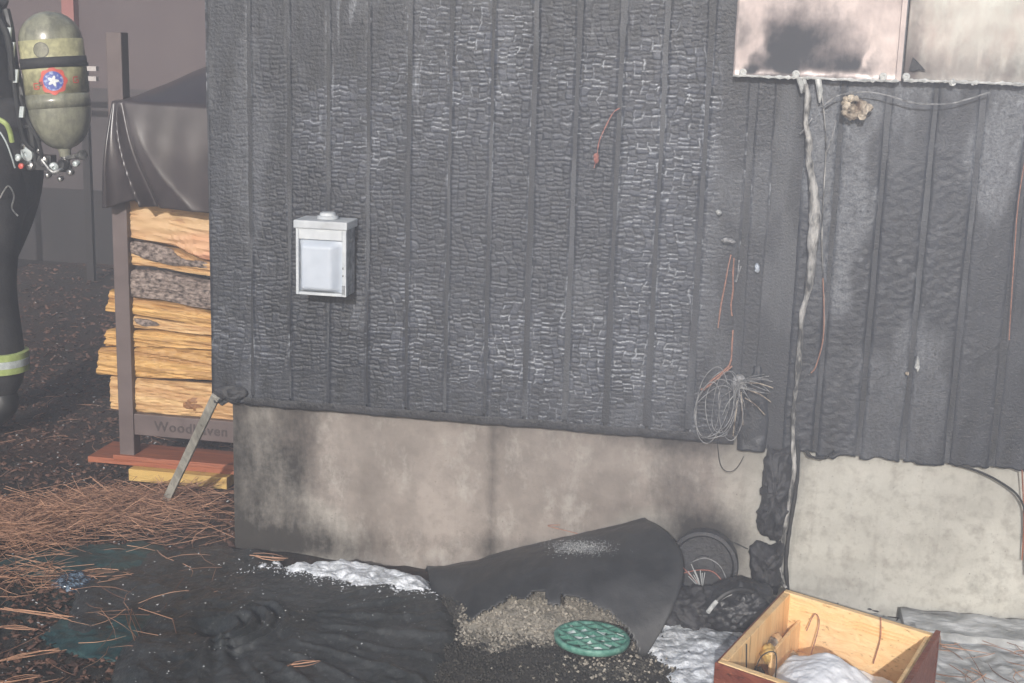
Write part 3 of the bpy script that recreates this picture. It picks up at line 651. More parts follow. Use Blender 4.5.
for s_ in (0, 3): wire('copper_strand', [W(729+s_, 366, -.04), W(720+s_, 374, -.048), (W(710, 382+s_, -.05)), W(704-s_, 390, -.045)], .0022, M['copper'], parent=tang)
for a, b in (((745, 383), (773, 388)), ((748, 390), (771, 402)), ((741, 392), (743, 425)), ((745, 398), (765, 415)), ((738, 400), (733, 436))): wire('wire', [W(*a, -.035), W((a[0]+b[0])/2, (a[1]+b[1])/2-2, -.06), W(*b, -.04)], .0014, M['foam_burnt'], parent=tang)
lump('melted_clump', [(732, 378), (740, 374), (746, 380), (745, 389), (737, 392), (731, 386)], -.02, .02, M['wire_grey'], tang, 31)
# right-hand cables
wire('black_cable', [W(*p) for p in [(943, 461, .0), (965, 467, -.004), (985, 474, -.006), (1005, 485, -.008), (1018, 496, -.01), (1025, 512, -.01), (1026, 540, -.008), (1026, 575, -.004)]], .0028, M['wire_black'], 'black cable curving across the pale concrete at the far right', 'cable')
wire('cable_stub', [W(*p) for p in [(806, 450, -.02), (810, 456, -.02), (820, 458, -.02), (829, 456, -.02), (835, 451, -.02)]], .0042, M['wire_black'], 'short black cable stub curling under the right siding edge', 'cable', rj=.5)
wire('orange_cord', [W(*p) for p in [(1025, 160, -.03), (1020, 190, -.03), (1017, 215, -.03), (1015, 245, -.03), (1012, 290, -.03), (1009, 340, -.03)]], .0012, M['copper'], 'dull orange cord hanging down the boards at the right frame edge', 'cord')
wire('thin_wire', [W(*p) for p in [(1022, 470, -.02), (1024, 520, -.005), (1022, 560, .0)]], .0018, M['redboard'], 'reddish upright strip at the far right of the concrete', 'wire')

# charred post hanging between siding and ground
post = empty('charred_post', W(775, 588, -.04), 'black charred remains of a post hanging below the siding in two chunks', 'post')
lump('upper_chunk', [(768, 446), (780, 450), (792, 446), (795, 470), (791, 500), (786, 530), (779, 541), (772, 540), (758, 532), (757, 515), (761, 500), (762, 480), (764, 465)], -.01, .04, M['char_plain'], post, 12, rough=.009)
lump('lower_chunk', [(749, 546), (760, 541), (770, 545), (784, 541), (782, 560), (779, 590), (762, 592), (753, 580)], -.025, .045, M['char_plain'], post, 14, rough=.009)

# ================================================================== BEHIND: FOUNDATION DEBRIS
def scatter_mesh(name, pts, sizes, m, shape='chip', flat=.45, parent=None, jit=1.):
    """many small closed chips in one mesh"""
    pts = np.asarray(pts); n = len(pts)
    base = np.array([(1, 0, 0), (0, 1, 0), (-1, 0, 0), (0, -1, 0), (0, 0, 1), (0, 0, -1)], float)
    f = np.array([(0, 1, 4), (1, 2, 4), (2, 3, 4), (3, 0, 4), (1, 0, 5), (2, 1, 5), (3, 2, 5), (0, 3, 5)])
    B = base[None]*np.ones((n, 1, 1)); B = B + rng.normal(0, .18*jit, B.shape)
    B[:, :, 2] *= flat; B[:, :, 0] *= rng.uniform(.6, 1.9 if shape == 'chip' else 1.2, (n, 1))
    a = rng.uniform(0, 2*PI, n); b = rng.normal(0, .35, n)
    ca, sa, cb, sb = np.cos(a)[:, None], np.sin(a)[:, None], np.cos(b)[:, None], np.sin(b)[:, None]
    x, y, z = B[..., 0].copy(), B[..., 1].copy(), B[..., 2].copy()
    x, z = x*cb-z*sb, x*sb+z*cb
    x, y = x*ca-y*sa, x*sa+y*ca
    V = np.stack([x, y, z], -1)*np.asarray(sizes)[:, None, None]+pts[:, None, :]
    Q = (f[None]+(np.arange(n)*6)[:, None, None]).reshape(-1, 3)
    return mknp(name, V.reshape(-1, 3), Q, m, parent, False)
# ---- gravel mound in front of the black panel
gc = G(545, 640); mdx, mdy = .34, .22
mx = np.linspace(gc[0]-.5, gc[0]+.46, 130); my = np.linspace(-.95, -.20, 110); X, Y = np.meshgrid(mx, my, indexing='ij')
def mound_h(x, y):
    g = G(535, 612); r = np.sqrt(((x-g[0])/.25)**2+((y-g[1]+.02)/.20)**2)
    h = .085*np.clip(1-r*r*.8, 0, 1)**1.0*(1) 
    h2 = .035*np.exp(-(((x-g[0])/.36)**2+((y-g[1]+.28)/.24)**2))
    return np.maximum(h, h2)+.012*(fbm(x, y, 50, 25.)-.5) - .02*(np.maximum(h, h2) < .004)
H = mound_h(X, Y)
def palef(x, y, h):
    P_ = np.stack([x, y, h], -1)-CAM; z_ = P_@Fv; a = 512+FPX*(P_@Rv)/z_; b = 341.5-FPX*(P_@Uv)/z_
    e = (b-(641+14*(fbm(x, y, 57, 16.)-.5)*2))/8
    f = 1-sstep(-.8, .8, e); f = f*sstep(452, 470, a)*(1-sstep(655, 672, a))
    return np.maximum(f, .45*np.exp(-(((a-620)/60)**2+((b-665)/14)**2)))
mound = mknp('gravel_mound', np.stack([X, Y, H-.008], -1), gridq(130, 110), M['mound'], attrs={'pale': palef(X, Y, H)}); tag(mound, 'dark sooty gravel heap at the foot of the black sheet', 'gravel', None, 'stuff')
n = 15000; px_ = rng.uniform(mx[0], mx[-1], n); py_ = rng.uniform(my[0], my[-1], n); hh = mound_h(px_, py_)
g = G(535, 612); pale = (palef(px_, py_, hh) > rng.random(n)); _ = ((hh > .018) & (py_ > g[1]-.13+.05*(fbm(px_, py_, 55, 12.)-.5)) & (np.hypot((px_-g[0])/.25, (py_-g[1])/.2) < .95)) | ((rng.random(n) < .30) & (np.hypot((px_-1.0)/.16, (py_+.52)/.12) < 1))
keep = hh > .006
P = np.stack([px_, py_, hh-.004], -1)
tag(scatter_mesh('pale_gravel', P[keep & pale], rng.uniform(.002, .0055, (keep & pale).sum()), M['gravel'], 'round', .8), 'pale tan gravel exposed under the arch of the black sheet', 'gravel', None, 'stuff')
dk = keep & ~pale
tag(scatter_mesh('dark_gravel', P[dk][:6500], rng.uniform(.0015, .004, min(6500, dk.sum())), M['gravel_dark'], 'round', .8), 'sooty dark gravel grains around the green grate', 'gravel', None, 'stuff')
# ---- big black curved sheet leaning on the foundation
top = [(425, 573, -.05), (480, 560, -.045), (540, 545, -.04), (600, 532, -.035), (645, 522, -.03)]
botp = [(432, 596, -.0), (470, 640, 0), (530, 662, 0), (600, 668, 0), (645, 658, 0)]
nu, nv = 110, 60
def pl(lst, t, f):
    s_ = np.linspace(0, 1, len(lst)); return np.array([f(np.interp(t, s_, [p[0] for p in lst]), np.interp(t, s_, [p[1] for p in lst]), np.interp(t, s_, [p[2] for p in lst]))]).reshape(3)
V = np.zeros((nu, nv, 3))
gx_, gy_ = G(535, 612)[:2]
for i in range(nu):
    t = i/(nu-1); a = pl(top, t, lambda x, y, z: W(x, y, z)); b = pl(botp, t, lambda x, y, z: G(x, y, .004))
    for j in range(nv):
        s_ = j/(nv-1); p = a*(1-s_)+b*s_
        bul = math.sin(s_*PI)*(.035+.05*t); p = p+np.array([.085*t**6*math.sin(s_**1.25*PI), -.25*bul, bul])
        p[2] += .014*(fbm(p[0]*1., p[1], 52, 7.)-.5)+.006*(1-abs(2*fbm(p[0]+p[1], p[1]-p[0], 53, 9.)-1))
        V[i, j] = p
mask = np.ones((nu-1, nv-1), bool)
cc = .25*(V[:-1, :-1]+V[1:, 1:]+V[1:, :-1]+V[:-1, 1:])
# arch cut where the gravel shows; ragged notch at its crown
def px_of(P):
    d = P-CAM; z = d@Fv; return 512+FPX*(d@Rv)/z, 341.5-FPX*(d@Uv)/z
def arch(p):
    a, b = px_of(p); w_ = 10*(vnoise(np.array(a*.09), np.array(b*.02), 5)-.5)
    if 548 < a < 559: return (b-604)/40
    return 1-math.sqrt(((a-548)/(95+w_))**2+((b-668)/(76+w_))**2)
J0 = np.full(nu, nv)
for i in range(nu):
    fv = [arch(V[i, j]) for j in range(nv)]
    js = [j for j in range(1, nv) if fv[j] > 0]
    if js and fv[js[0]-1] <= 0:
        j = js[0]; t = fv[j-1]/(fv[j-1]-fv[j]); V[i, j] = V[i, j-1]+(V[i, j]-V[i, j-1])*max(t, .02); J0[i] = j
for i in range(nu-1): mask[i, min(J0[i], J0[i+1]) if abs(int(J0[i])-int(J0[i+1])) > 6 else max(J0[i], J0[i+1]):] = False
Q = gridq(nu, nv).reshape(nu-1, nv-1, 4)[mask]
pan = mknp('black_sheet', V, Q, M['panelplastic'], None, True)
sm = pan.modifiers.new('solid', 'SOLIDIFY'); sm.thickness = .005; sm.offset = 0
tag(pan, 'large curved black plastic sheet with an arched opening leaning on the foundation', 'plastic sheet')
# ashy smear on it
sp_ = []
for k in range(3000):
    a, b = rng.normal(572, 10)+8*math.sin(k), rng.normal(548, 3.6)
    i = int(np.clip((a-425)/220*(nu-1), 0, nu-1)); col = V[i]; pj = [px_of(col[j])[1] for j in range(nv)]; j = int(np.argmin(np.abs(np.array(pj)-b)))
    q_ = V[i, j]+np.array([rng.normal(0, .006), 0, 0]); i2 = min(i+1, nu-1)
    sp_.append(q_+np.array([0, -.003, .0035]))
tag(scatter_mesh('ash_smear', sp_, rng.uniform(.0005, .0017, len(sp_)), M['flecks'], 'round', .3), 'pale ash smear near the top edge of the black sheet', 'ash', None, 'stuff')

# ---- melted black ribbed plastic, lower left to centre
cA = G(215, 640); cB = G(330, 625)
xs = np.linspace(-.50, .86, 330); ys = np.linspace(-1.05, .0, 250); X, Y = np.meshgrid(xs, ys, indexing='ij')
cx0 = G(300, 625)
ex, ey = G(458, 630)[0], G(300, 560)[1]
r_ = np.sqrt(((X-G(300, 640)[0])/.40)**2+((Y+.52)/.46)**2) + .10*(fbm(X, Y, 100, 5.)-.5)
base_h = .040*sstep(1.02, .84, r_) + .02*np.clip(1-r_, 0, 1)
dxx, dyy = X-cA[0], Y-cA[1]; rad_ = np.hypot(dxx, dyy); ang = np.arctan2(dyy, dxx)
fanm = sstep(.20, .27, rad_)*sstep(.62, .50, rad_)*sstep(-1.15, -.8, ang)*sstep(1.0, .72, ang)
wv = np.cos(ang*30+1.2*np.sin(rad_*4)); rib = np.clip(wv, .1, 1)**2
base_h = base_h+.008*rib*fanm
conm = sstep(.045, .06, rad_)*sstep(.175, .155, rad_)*sstep(-1.3, -.9, ang)*sstep(1.25, .8, ang)
base_h = base_h+.009*np.cos((rad_-.05)*2*PI/.036)*conm
lowm = sstep(.07, .10, rad_)*sstep(.36, .30, rad_)*sstep(-1.7, -1.35, ang)*sstep(-.80, -.95, ang)
base_h = base_h+.005*np.cos(ang*24)*lowm
base_h = base_h-.030*np.exp(-(rad_/.045)**2)
# low fringe that runs left over the ground
fringe = sstep(1.6, 1.0, np.sqrt(((X-G(190, 585)[0])/.20)**2+((Y+.30)/.24)**2)+.5*(fbm(X, Y, 103, 7.)-.5))
base_h = np.maximum(base_h, .022*fringe)
base_h = base_h+.008*(fbm(X, Y, 105, 7., oct=2)-.5)+.004*(fbm(X, Y, 106, 60., oct=4)-.5)
gm = ground_h(X, Y); Hh = np.where(base_h > .012, gm+base_h, gm+base_h-.03)
ok = (np.maximum(r_ < 1.04, fringe > .02))
okf = ok[:-1, :-1] & ok[1:, 1:] & ok[1:, :-1] & ok[:-1, 1:]
melt = mknp('melted_plastic', np.stack([X, Y, Hh], -1), gridq(len(xs), len(ys)).reshape(len(xs)-1, len(ys)-1, 4)[okf], M['plastic'])
tag(melt, 'large melted black plastic mass with fan-shaped ribs lying at the bottom of the frame', 'melted plastic')
def melt_z(x, y):
    i = int(np.clip(round((x-xs[0])/(xs[1]-xs[0])), 0, len(xs)-1)); j = int(np.clip(round((y-ys[0])/(ys[1]-ys[0])), 0, len(ys)-1)); return max(float(Hh[i, j]), float(ground_h(np.array(x), np.array(y))))
# ---- teal scorched sheets on the left
def heightpatch(name, cpx, rx, ry, h, m, label, cat, seed, kind=None, nn=90, thr=.0, rough=.5, freq=14., rot=0., lift=0., basez=None, poly=None):
    c = G(*cpx); u = np.linspace(-1.25, 1.25, nn); A, B = np.meshgrid(u, u, indexing='ij')
    X = c[0]+A*rx*math.cos(rot)-B*ry*math.sin(rot); Y = c[1]+A*rx*math.sin(rot)+B*ry*math.cos(rot)
    r = np.sqrt(A*A+B*B)+rough*(fbm(X, Y, seed, freq, oct=5)-.5)*2
    hh = h*np.clip(1.05-r, 0, 1)**.6*(.75+.5*fbm(X, Y, seed+3, freq*2.))
    b = ground_h(X, Y)+lift if basez is None else basez(X, Y)
    Zz = np.where(r < 1.0, b+hh+.002, b-.006)
    okk = r < 1.10; okf = okk[:-1, :-1] & okk[1:, 1:] & okk[1:, :-1] & okk[:-1, 1:]
    o = mknp(name, np.stack([X, Y, Zz], -1), gridq(nn, nn).reshape(nn-1, nn-1, 4)[okf], m)
    return tag(o, label, cat, None, kind)
heightpatch('scorched_tarp', (105, 562), .26, .15, .022, M['teal'], 'dark teal scorched plastic lying just below the pine needles', 'plastic', 201, rough=.35, freq=7)
heightpatch('scorched_tarp', (150, 632), .24, .15, .022, M['teal'], 'dark teal melted plastic left of the black ribbed mass', 'plastic', 214, rough=.4, freq=8)
heightpatch('glass_lump', (76, 581), .060, .055, .028, M['glass'], 'sparkling blue-grey lump of melted glass beside the teal plastic', 'glass lump', 222, rough=.25, freq=22)
# ---- foam residue
def meltbase(X, Y):
    f = np.vectorize(melt_z); return f(X, Y)
def foam(name, polypx, h, m, label, seed, base=meltbase, nn=120, freq=16., thr=.5, cut=.0, kind='stuff', edge=.04):
    P = np.array([G(a, b, .01)[:2] for a, b in polypx]); x0, y0 = P.min(0)-.02; x1, y1 = P.max(0)+.02
    X, Y = np.meshgrid(np.linspace(x0, x1, nn), np.linspace(y0, y1, nn), indexing='ij')
    inside = np.zeros(X.shape, bool); dist = np.full(X.shape, 9.)
    for i in range(len(P)):
        a, b = P[i], P[(i+1) % len(P)]
        cnd = ((a[1] > Y) != (b[1] > Y)); xx = (b[0]-a[0])*(Y-a[1])/(b[1]-a[1]+1e-12)+a[0]; inside ^= cnd & (X < xx)
        ab = b-a; t = np.clip(((X-a[0])*ab[0]+(Y-a[1])*ab[1])/(ab@ab), 0, 1); dist = np.minimum(dist, np.hypot(X-a[0]-t*ab[0], Y-a[1]-t*ab[1]))
    sd_ = np.where(inside, dist, -dist)/edge + (fbm(X, Y, seed, freq, oct=5)-thr)*3.2
    B = base(X, Y); Zz = B+np.where(sd_ > 0, h*np.clip(sd_, 0, 1)**.7*(.6+.8*fbm(X, Y, seed+5, 40.)), -.008)+.001
    okk = sd_ > -.25; okf = okk[:-1, :-1] & okk[1:, 1:] & okk[1:, :-1] & okk[:-1, 1:]
    o = mknp(name, np.stack([X, Y, Zz], -1), gridq(nn, nn).reshape(nn-1, nn-1, 4)[okf], m); return tag(o, label, None, None, kind)
foam('foam_residue', [(256, 560), (300, 560), (350, 566), (380, 565), (410, 575), (436, 585), (428, 600), (395, 592), (350, 590), (310, 580)], .014, M['foam'], 'white foam residue strip between the concrete and the black ribbed plastic', 301, freq=20, thr=.52)
foam('foam_residue', [(672, 618), (720, 630), (790, 640), (790, 700), (690, 700), (655, 668), (632, 648), (655, 630)], .02, M['foam'], 'white foam puddle between the black sheet and the wooden drawer', 311, base=lambda X, Y: ground_h(X, Y)+.004, thr=.42, freq=12)
foam('foam_residue', [(880, 612), (1100, 640), (1100, 760), (900, 760), (850, 700), (880, 640)], .02, M['foam_grey'], 'grey foam residue over debris at the lower right corner', 321, base=lambda X, Y: ground_h(X, Y)+.004, thr=.36, freq=9)
# weathered plank lying along the foundation
pk = empty('grey_plank', G(960, 625, .0), 'weathered grey plank coated with foam lying along the foundation at lower right', 'plank')
x0 = G(903, 610, .045)[0]; y0 = G(903, 640, .045)[1]
nx_, ny_ = 90, 16; X, Y = np.meshgrid(np.linspace(x0, x0+.75, nx_), np.linspace(-.155, -.03, ny_), indexing='ij')
Z = .030+.010*(fbm(X, Y, 330, 6., 30.)-.5)+.012*(fbm(X, Y, 331, 30., oct=5)-.5); Vp = np.stack([X, Y-.02*(X-x0), Z], -1)
f_ = Vp[:, :1].copy(); f_[..., 2] = .0; b_ = Vp[:, -1:].copy(); b_[..., 2] = .0; Vp = np.concatenate([f_, Vp, b_], 1)
l_ = Vp[:1].copy(); l_[..., 2] = 0; Vp = np.concatenate([l_, Vp], 0)
mknp('plank_board', Vp, gridq(Vp.shape[0], Vp.shape[1]), M['foam_grey'], pk, False)

# ---- charred round drum against the foundation, with the bag and wires
dr = empty('charred_drum', G(705, 600, 0), 'charred round drum lying against the sooty foundation behind the black bag', 'drum')
c = W(704, 568, -.05); MB().lathe(c+np.array([.0, .055, .0]), (-.05, -1, .12), [(0, .070), (.004, .082), (.05, .086), (.062, .084), (.064, .076), (.050, .070), (.046, .03), (.050, .012)], 40).build('drum_shell', M['char_plain'], dr, True)
MB().lathe(c+np.array([-.001, .012, .002]), (-.05, -1, .12), [(0, .028), (.010, .026), (.013, .012)], 20).build('drum_hub', M['char_plain'], dr, True)
def ico_blob(name, c, s, m, seed, amp=.25, f=6., label=None, cat=None, sub=5, parent=None):
    import bmesh
    bm = bmesh.new(); bmesh.ops.create_icosphere(bm, subdivisions=sub, radius=1.); me = bpy.data.meshes.new(name); bm.to_mesh(me); bm.free()
    co = np.empty(len(me.vertices)*3, np.float32); me.vertices.foreach_get('co', co); co = co.reshape(-1, 3).astype(float)
    n1 = fbm(co[:, 0]+co[:, 2]*.7, co[:, 1]-co[:, 2]*.6, seed, f/2, oct=4)-.5
    n2 = 1-np.abs(fbm(co[:, 0]-co[:, 2], co[:, 1]+co[:, 2]*.8, seed+5, f, oct=3)*2-1)
    co = co*(1+amp*n1*2+amp*.55*(n2-.7))[:, None]*np.array(s)+np.array(c)
    co[:, 2] = np.maximum(co[:, 2], .0)
    me.vertices.foreach_set('co', co.astype(np.float32).ravel()); me.polygons.foreach_set('use_smooth', [True]*len(me.polygons))
    o = link(name, me, m, parent)
    if label: tag(o, label, cat)
    return o
ico_blob('crumpled_bag', G(742, 612, .05), (.105, .07, .065), M['bag'], 401, .45, 3.2, 'shiny wet black crumpled bag between the drum and the drawer', 'bag')
ico_blob('charred_debris', G(692, 612, .03), (.085, .06, .055), M['char_plain'], 409, .5, 4.5, 'dull black charred rubble left of the shiny bag', 'rubble')
heightpatch('charred_debris', (425, 590), .06, .05, .03, M['char_plain'], 'small black charred crumbs at the left foot of the black sheet', 'rubble', 431, rough=.5, freq=30)
wire('black_hose', [G(712, 606, .09), G(724, 595, .115), G(738, 590, .125), G(752, 593, .11), G(757, 602, .085)], .0065, M['wire_black'], 'black hose arching above the crumpled bag', 'hose', n=8)
wire('white_hose', [G(708, 612, .085), G(716, 602, .10), G(724, 596, .112), G(731, 593, .118)], .0055, M['ash_metal'], 'white burnt hose end joined to the black hose', 'hose', n=7)
for i, (pts, m_, r, lb) in enumerate([
    ([(651, 524, -.05), (664, 545, -.07), (678, 562, -.09), (695, 580, -.10), (708, 592, -.10)], 'wire_red', .0016, 'red wire slanting down from the tip of the black sheet'),
    ([(684, 573, -.10), (700, 570, -.11), (715, 573, -.11), (728, 590, -.10)], 'wire_red', .0013, 'red wire arching in front of the drum'),
    ([(690, 563, -.11), (705, 558, -.12), (719, 565, -.12), (726, 578, -.11)], 'wire_grey', .0012, 'grey wire arching in front of the drum'),
    ([(712, 538, -.02), (730, 541, -.015), (748, 549, -.015)], 'wire_black', .0014, 'thin black wire reaching from drum to charred post'),
    ([(560, 525, .005), (548, 526, .008), (575, 533, .004), (580, 536, .0)], 'copper', .0010, 'tiny copper wire against the concrete above the black sheet')]):
    wire('loose_wire', [W(*p) for p in pts], r, M[m_], lb, 'wire')
for k in range(9):
    a = (695+random.uniform(-8, 8), 576+random.uniform(-6, 6)); b = (a[0]+random.uniform(-4, 12), a[1]+random.uniform(4, 16))
    pass
fr_ = empty('frayed_strands', W(697, 585, -.11), 'frayed pale wire strands sticking up beside the drum', 'wire')
for k in range(9):
    b = (697+random.uniform(-16, 8), 572+random.uniform(-8, 5))
    wire('strand', [W(702, 592, -.10), W((b[0]+702)/2, (b[1]+590)/2, -.125), W(*b, -.115)], .0011, M['flecks'], parent=fr_, n=4, kk=3)

# ---- green grate
ggc = G(592, 637, .05); R_ = .084
gg = empty('green_grate', (ggc[0], ggc[1], .035), 'round faded green plastic grate with diamond openings on the gravel', 'grate')
tn = np.array([.03, .03, 1.]); tn /= np.linalg.norm(tn); ga = np.cross([0, 1., 0], tn); ga /= np.linalg.norm(ga); gb = np.cross(tn, ga)
def gp(u, v, w): return ggc+ga*u+gb*v+tn*w
n_ = 48; V = []; pr = [(R_-.001, -.010), (R_+.001, .002), (R_-.002, .0045), (R_-.009, .004), (R_-.011, .0), (R_-.010, -.010)]
for k in range(n_):
    t = 2*PI*k/n_
    for r, w in pr: V.append(gp(r*math.cos(t), r*math.sin(t)*(1-.0), w))
np_ = len(pr); Q = [(k*np_+j, ((k+1) % n_)*np_+j, ((k+1) % n_)*np_+(j+1) % np_, k*np_+(j+1) % np_) for k in range(n_) for j in range(np_)]
mk('rim', V, Q, M['green'], gg, True)
for fam in (0, 1):
    for o_ in (-.048, -.016, .016, .048):
        a_ = math.radians(38 if fam == 0 else -42); L = math.sqrt(max(0, (R_-.009)**2-o_*o_)); d = np.array([math.cos(a_), math.sin(a_)]); n2 = np.array([-d[1], d[0]])
        m0 = n2*o_; c = gp(m0[0], m0[1], .002+.0035*fam*0+ (0.0006 if fam else 0))
        ax = ga*d[0]+gb*d[1]; ay = np.cross(tn, ax)
        MB().obox(c, ax, ay, tn, L, .0026, .0045-.0004*fam).build('grate_bar', M['green'], gg)
dz_ = []
for k in range(14):
    t = random.uniform(0, 2*PI); r = R_*.8*math.sqrt(random.random()); dz_.append(gp(r*math.cos(t)+.01, r*math.sin(t)*.8, -.006))
MB().lathe(gp(0, 0, -.013), tn, [(0, R_-.014), (.004, R_-.0145)], 32).build('grate_base', M['green'], gg, True)
tag(scatter_mesh('white_pebbles', [gp(u+random.uniform(-.004, .004), v+random.uniform(-.004, .004), -.003) for u, v in [(-.02, .03), (.01, .035), (.03, .015), (-.045, .01), (.03, -.035), (-.005, -.02), (-.03, -.01), (.055, 0), (.0, .01), (.05, .03), (.012, -.05), (-.05, .03)]], rng.uniform(.014, .019, 12), M['pebble_white'], 'round', .5), 'white speckled stones lying inside the green grate', None, None, 'stuff')

# ================================================================== WOODEN DRAWER
hD = .155
A_, B_, C_ = G(718, 661, hD), G(786, 589, hD), G(937, 634, hD)
ux = (C_-B_); ux[2] = 0; wD = np.linalg.norm(ux); ux /= wD
uy = (A_-B_); uy[2] = 0; lD = np.linalg.norm(A_-B_)*1.0; uy /= np.linalg.norm(uy)   # towards the viewer
uz = np.array([0, 0, 1.])
O_ = np.array([B_[0], B_[1], 0.]); skew = (A_-B_); skew[2] = 0; 
drawer = empty('wooden_drawer', O_+ux*wD/2+uy*lD/2, 'open wooden drawer with pine inside and red-brown outside filled with white foam', 'drawer')
def dbox(name, u0, u1, v0, v1, w0, w1, m, bw=.0015):
    c = O_+ux*(u0+u1)/2+uy*(v0+v1)/2+uz*((w0+w1)/2)
    o = MB().obox(c, ux, uy, uz, (u1-u0)/2, (v1-v0)/2, (w1-w0)/2).build(name, m, drawer)
    if bw: bevel(o, bw)
    return o
tw = .016
z0d = .012
dbox('back_board', .0, wD-.0045, .0, tw, z0d, hD, M['pine_x'])
dbox('side_board', .0, tw, tw+.0005, lD-tw-.0005, z0d, hD-.001, M['pine_in'])
dbox('outer_veneer', -.005, -.0003, .002, lD, z0d-.004, hD-.003, M['mahog'])
dbox('side_board', wD-tw-.0045, wD-.0045, tw+.0005, lD-tw-.0005, z0d, hD-.004, M['pine_in'])
dbox('outer_side', wD-.004, wD+.006, -.006, lD+.004, z0d-.006, hD+.004, M['mahog'])
dbox('side_cap', wD-.0045, wD+.0065, -.0065, lD+.0045, hD+.0042, hD+.0062, M['mahog'], .0008)
dbox('front_board', .0, wD-.0045, lD-tw, lD, z0d, hD-.001, M['pine_x'])
dbox('front_veneer', -.005, wD-.0048, lD+.0005, lD+.006, z0d-.004, hD-.002, M['mahog'])
dbox('bottom_board', .004, wD-.018, .004, lD-.004, z0d+.008, z0d+.014, M['pine_x'], 0)
dbox('inner_divider', .040, .047, tw+.001, lD*.5, z0d+.015, hD-.055, M['pine_in'])
# milled grooves along the inside of the back board
for w_ in (.118, .126, .134): dbox('groove_bead', tw+.001, wD-.034, tw+.0002, tw+.0022, w_, w_+.003, M['pine_x'], 0)
for k in range(7):
    w0 = z0d+.004+k*.020; dbox('finger_joint', wD-.0038+.0, wD+.0050, -.0064-.0008, -.0062, w0, w0+.009, M['pine_x'], 0)
for k in range(6):
    w0 = z0d+.01+k*.022; dbox('finger_joint', wD+.0062, wD+.0070, lD*.0+.004, .016, w0, w0+.010, M['mahog'], 0)
# white foam filling
nn = 150; A, B = np.meshgrid(np.linspace(tw+.002, wD-.036, nn), np.linspace(tw+.03, lD-tw-.002, nn), indexing='ij')
hf = .04+.095*np.exp(-((A-.175)/.135)**2)*np.exp(-((B-.215)/np.where(B < .215, .08, .34))**2)+.018*(fbm(A, B, 501, 24., oct=6)-.5)-.05*sstep(.09, .03, A)
V = O_+ux*A[..., None]+uy*B[..., None]+uz*hf[..., None]
fm = mknp('foam_pile', V, gridq(nn, nn, True), M['powder']); tag(fm, 'bright white foam heaped inside the wooden drawer', None, None, 'stuff')
# debris inside
for k, (a, b, r0, m_) in enumerate([(.028, .16, .012, 'foam_burnt'), (.033, .20, .014, 'yellowboard'), (.030, .13, .010, 'log_pink'), (.075, .14, .013, 'log_pink'), (.032, .25, .012, 'char_plain'), (.09, .19, .010, 'foam_burnt'), (.25, .2, .015, 'yellowboard'), (.26, .24, .012, 'foam_burnt')]):
    c = O_+ux*a+uy*b+uz*(.06+.03*(k < 3)); o = ico_blob('drawer_scrap', c, (r0, r0*1.5, r0*1.4), M[m_], 520+k, .5, 5., None, None, 3)
    tag(o, ['tan crumpled scrap nearest the left wall of the drawer', 'yellow scrap in the left strip of the drawer', 'pink scrap deep in the left corner of the drawer', 'pinkish scrap by the back of the drawer', 'black charred scrap in the left strip of the drawer', 'pale scrap at the edge of the white foam', 'yellow wood scrap at the right side inside the drawer', 'tan scrap at the right side inside the drawer'][k], 'scrap')
for k, (pts, lb) in enumerate([([(.03, .30, .05), (.045, .29, .12), (.075, .28, .135), (.085, .30, .08)], 'thin curled wire loop standing in the left of the drawer'), ([(.035, .33, .05), (.03, .335, .12), (.025, .33, .16)], 'thin upright wire in the left corner of the drawer'), ([(.09, .06, .05), (.10, .05, .12), (.085, .04, .135), (.075, .06, .10)], 'thin wire loop at the back of the drawer'), ([(.225, .03, .06), (.235, .028, .12), (.23, .022, .165)], 'thin wire rising at the back board of the drawer')]):
    wire('thin_wire', [O_+ux*a+uy*b+uz*c for a, b, c in pts], .0014, M['copper'] if k > 1 else M['wire_black'], lb, 'wire')

# ================================================================== FIREWOOD RACK, LOGS, COVER
yR = G(125, 457, .06)[1]
rack = empty('firewood_rack', W(175, 455, yR), 'brown steel firewood rack standing on boards beside the house corner', 'rack')
def upright(yq, s_=.023):
    b = W(126, 457, yR); t = W(114, 32, yR); b = np.array([b[0], yq, b[2]]); t = np.array([t[0], yq, t[2]])
    xx = (b[0]+t[0])/2; return xx, b[2], t[2]
xx, zb, zt = upright(yR)
for xo in (0, .92):
    for yq in (yR+.024, yR+.55):
        bevel(MB().box((xx-.024+xo, yq-.024, zb), (xx+.024+xo, yq+.024, zt if yq < yR+.1 and xo == 0 else zt-.32)).build('upright', M['rack'], rack), .003)
za = W(180, 418, yR)[2]; zb2 = W(180, 439, yR)[2]
for yq, h_ in ((yR, 1), (yR+.55, 1)): bevel(MB().box((xx+.0245, yq+.004, zb2), (xx+.92-.0245, yq+.028, za)).build('bottom_rail', M['rack'], rack), .002)
for xo in (0, .92): bevel(MB().box((xx-.018+xo, yR+.0485, zb2+.004), (xx+.018+xo, yR+.5255, za-.004)).build('side_rail', M['rack'], rack), .002)
# raised lettering on the rail
fc = bpy.data.curves.new('lettering', 'FONT'); fc.body = 'Woodhaven'; fc.size = .043; fc.extrude = .0012; fc.space_character = 1.12; fc.offset = .0006
fo_ = bpy.data.objects.new('tmp', fc); COL.objects.link(fo_); dg = bpy.context.evaluated_depsgraph_get(); me = bpy.data.meshes.new_from_object(fo_.evaluated_get(dg)); bpy.data.objects.remove(fo_)
me.transform(mathutils.Matrix.Rotation(PI/2, 4, 'X')); wp = W(154, 434, yR); me.transform(mathutils.Matrix.Translation((wp[0], yR+.0035, (za+zb2)/2-.014)))
me.materials.clear(); link('lettering', me, M['text_dark'], rack)
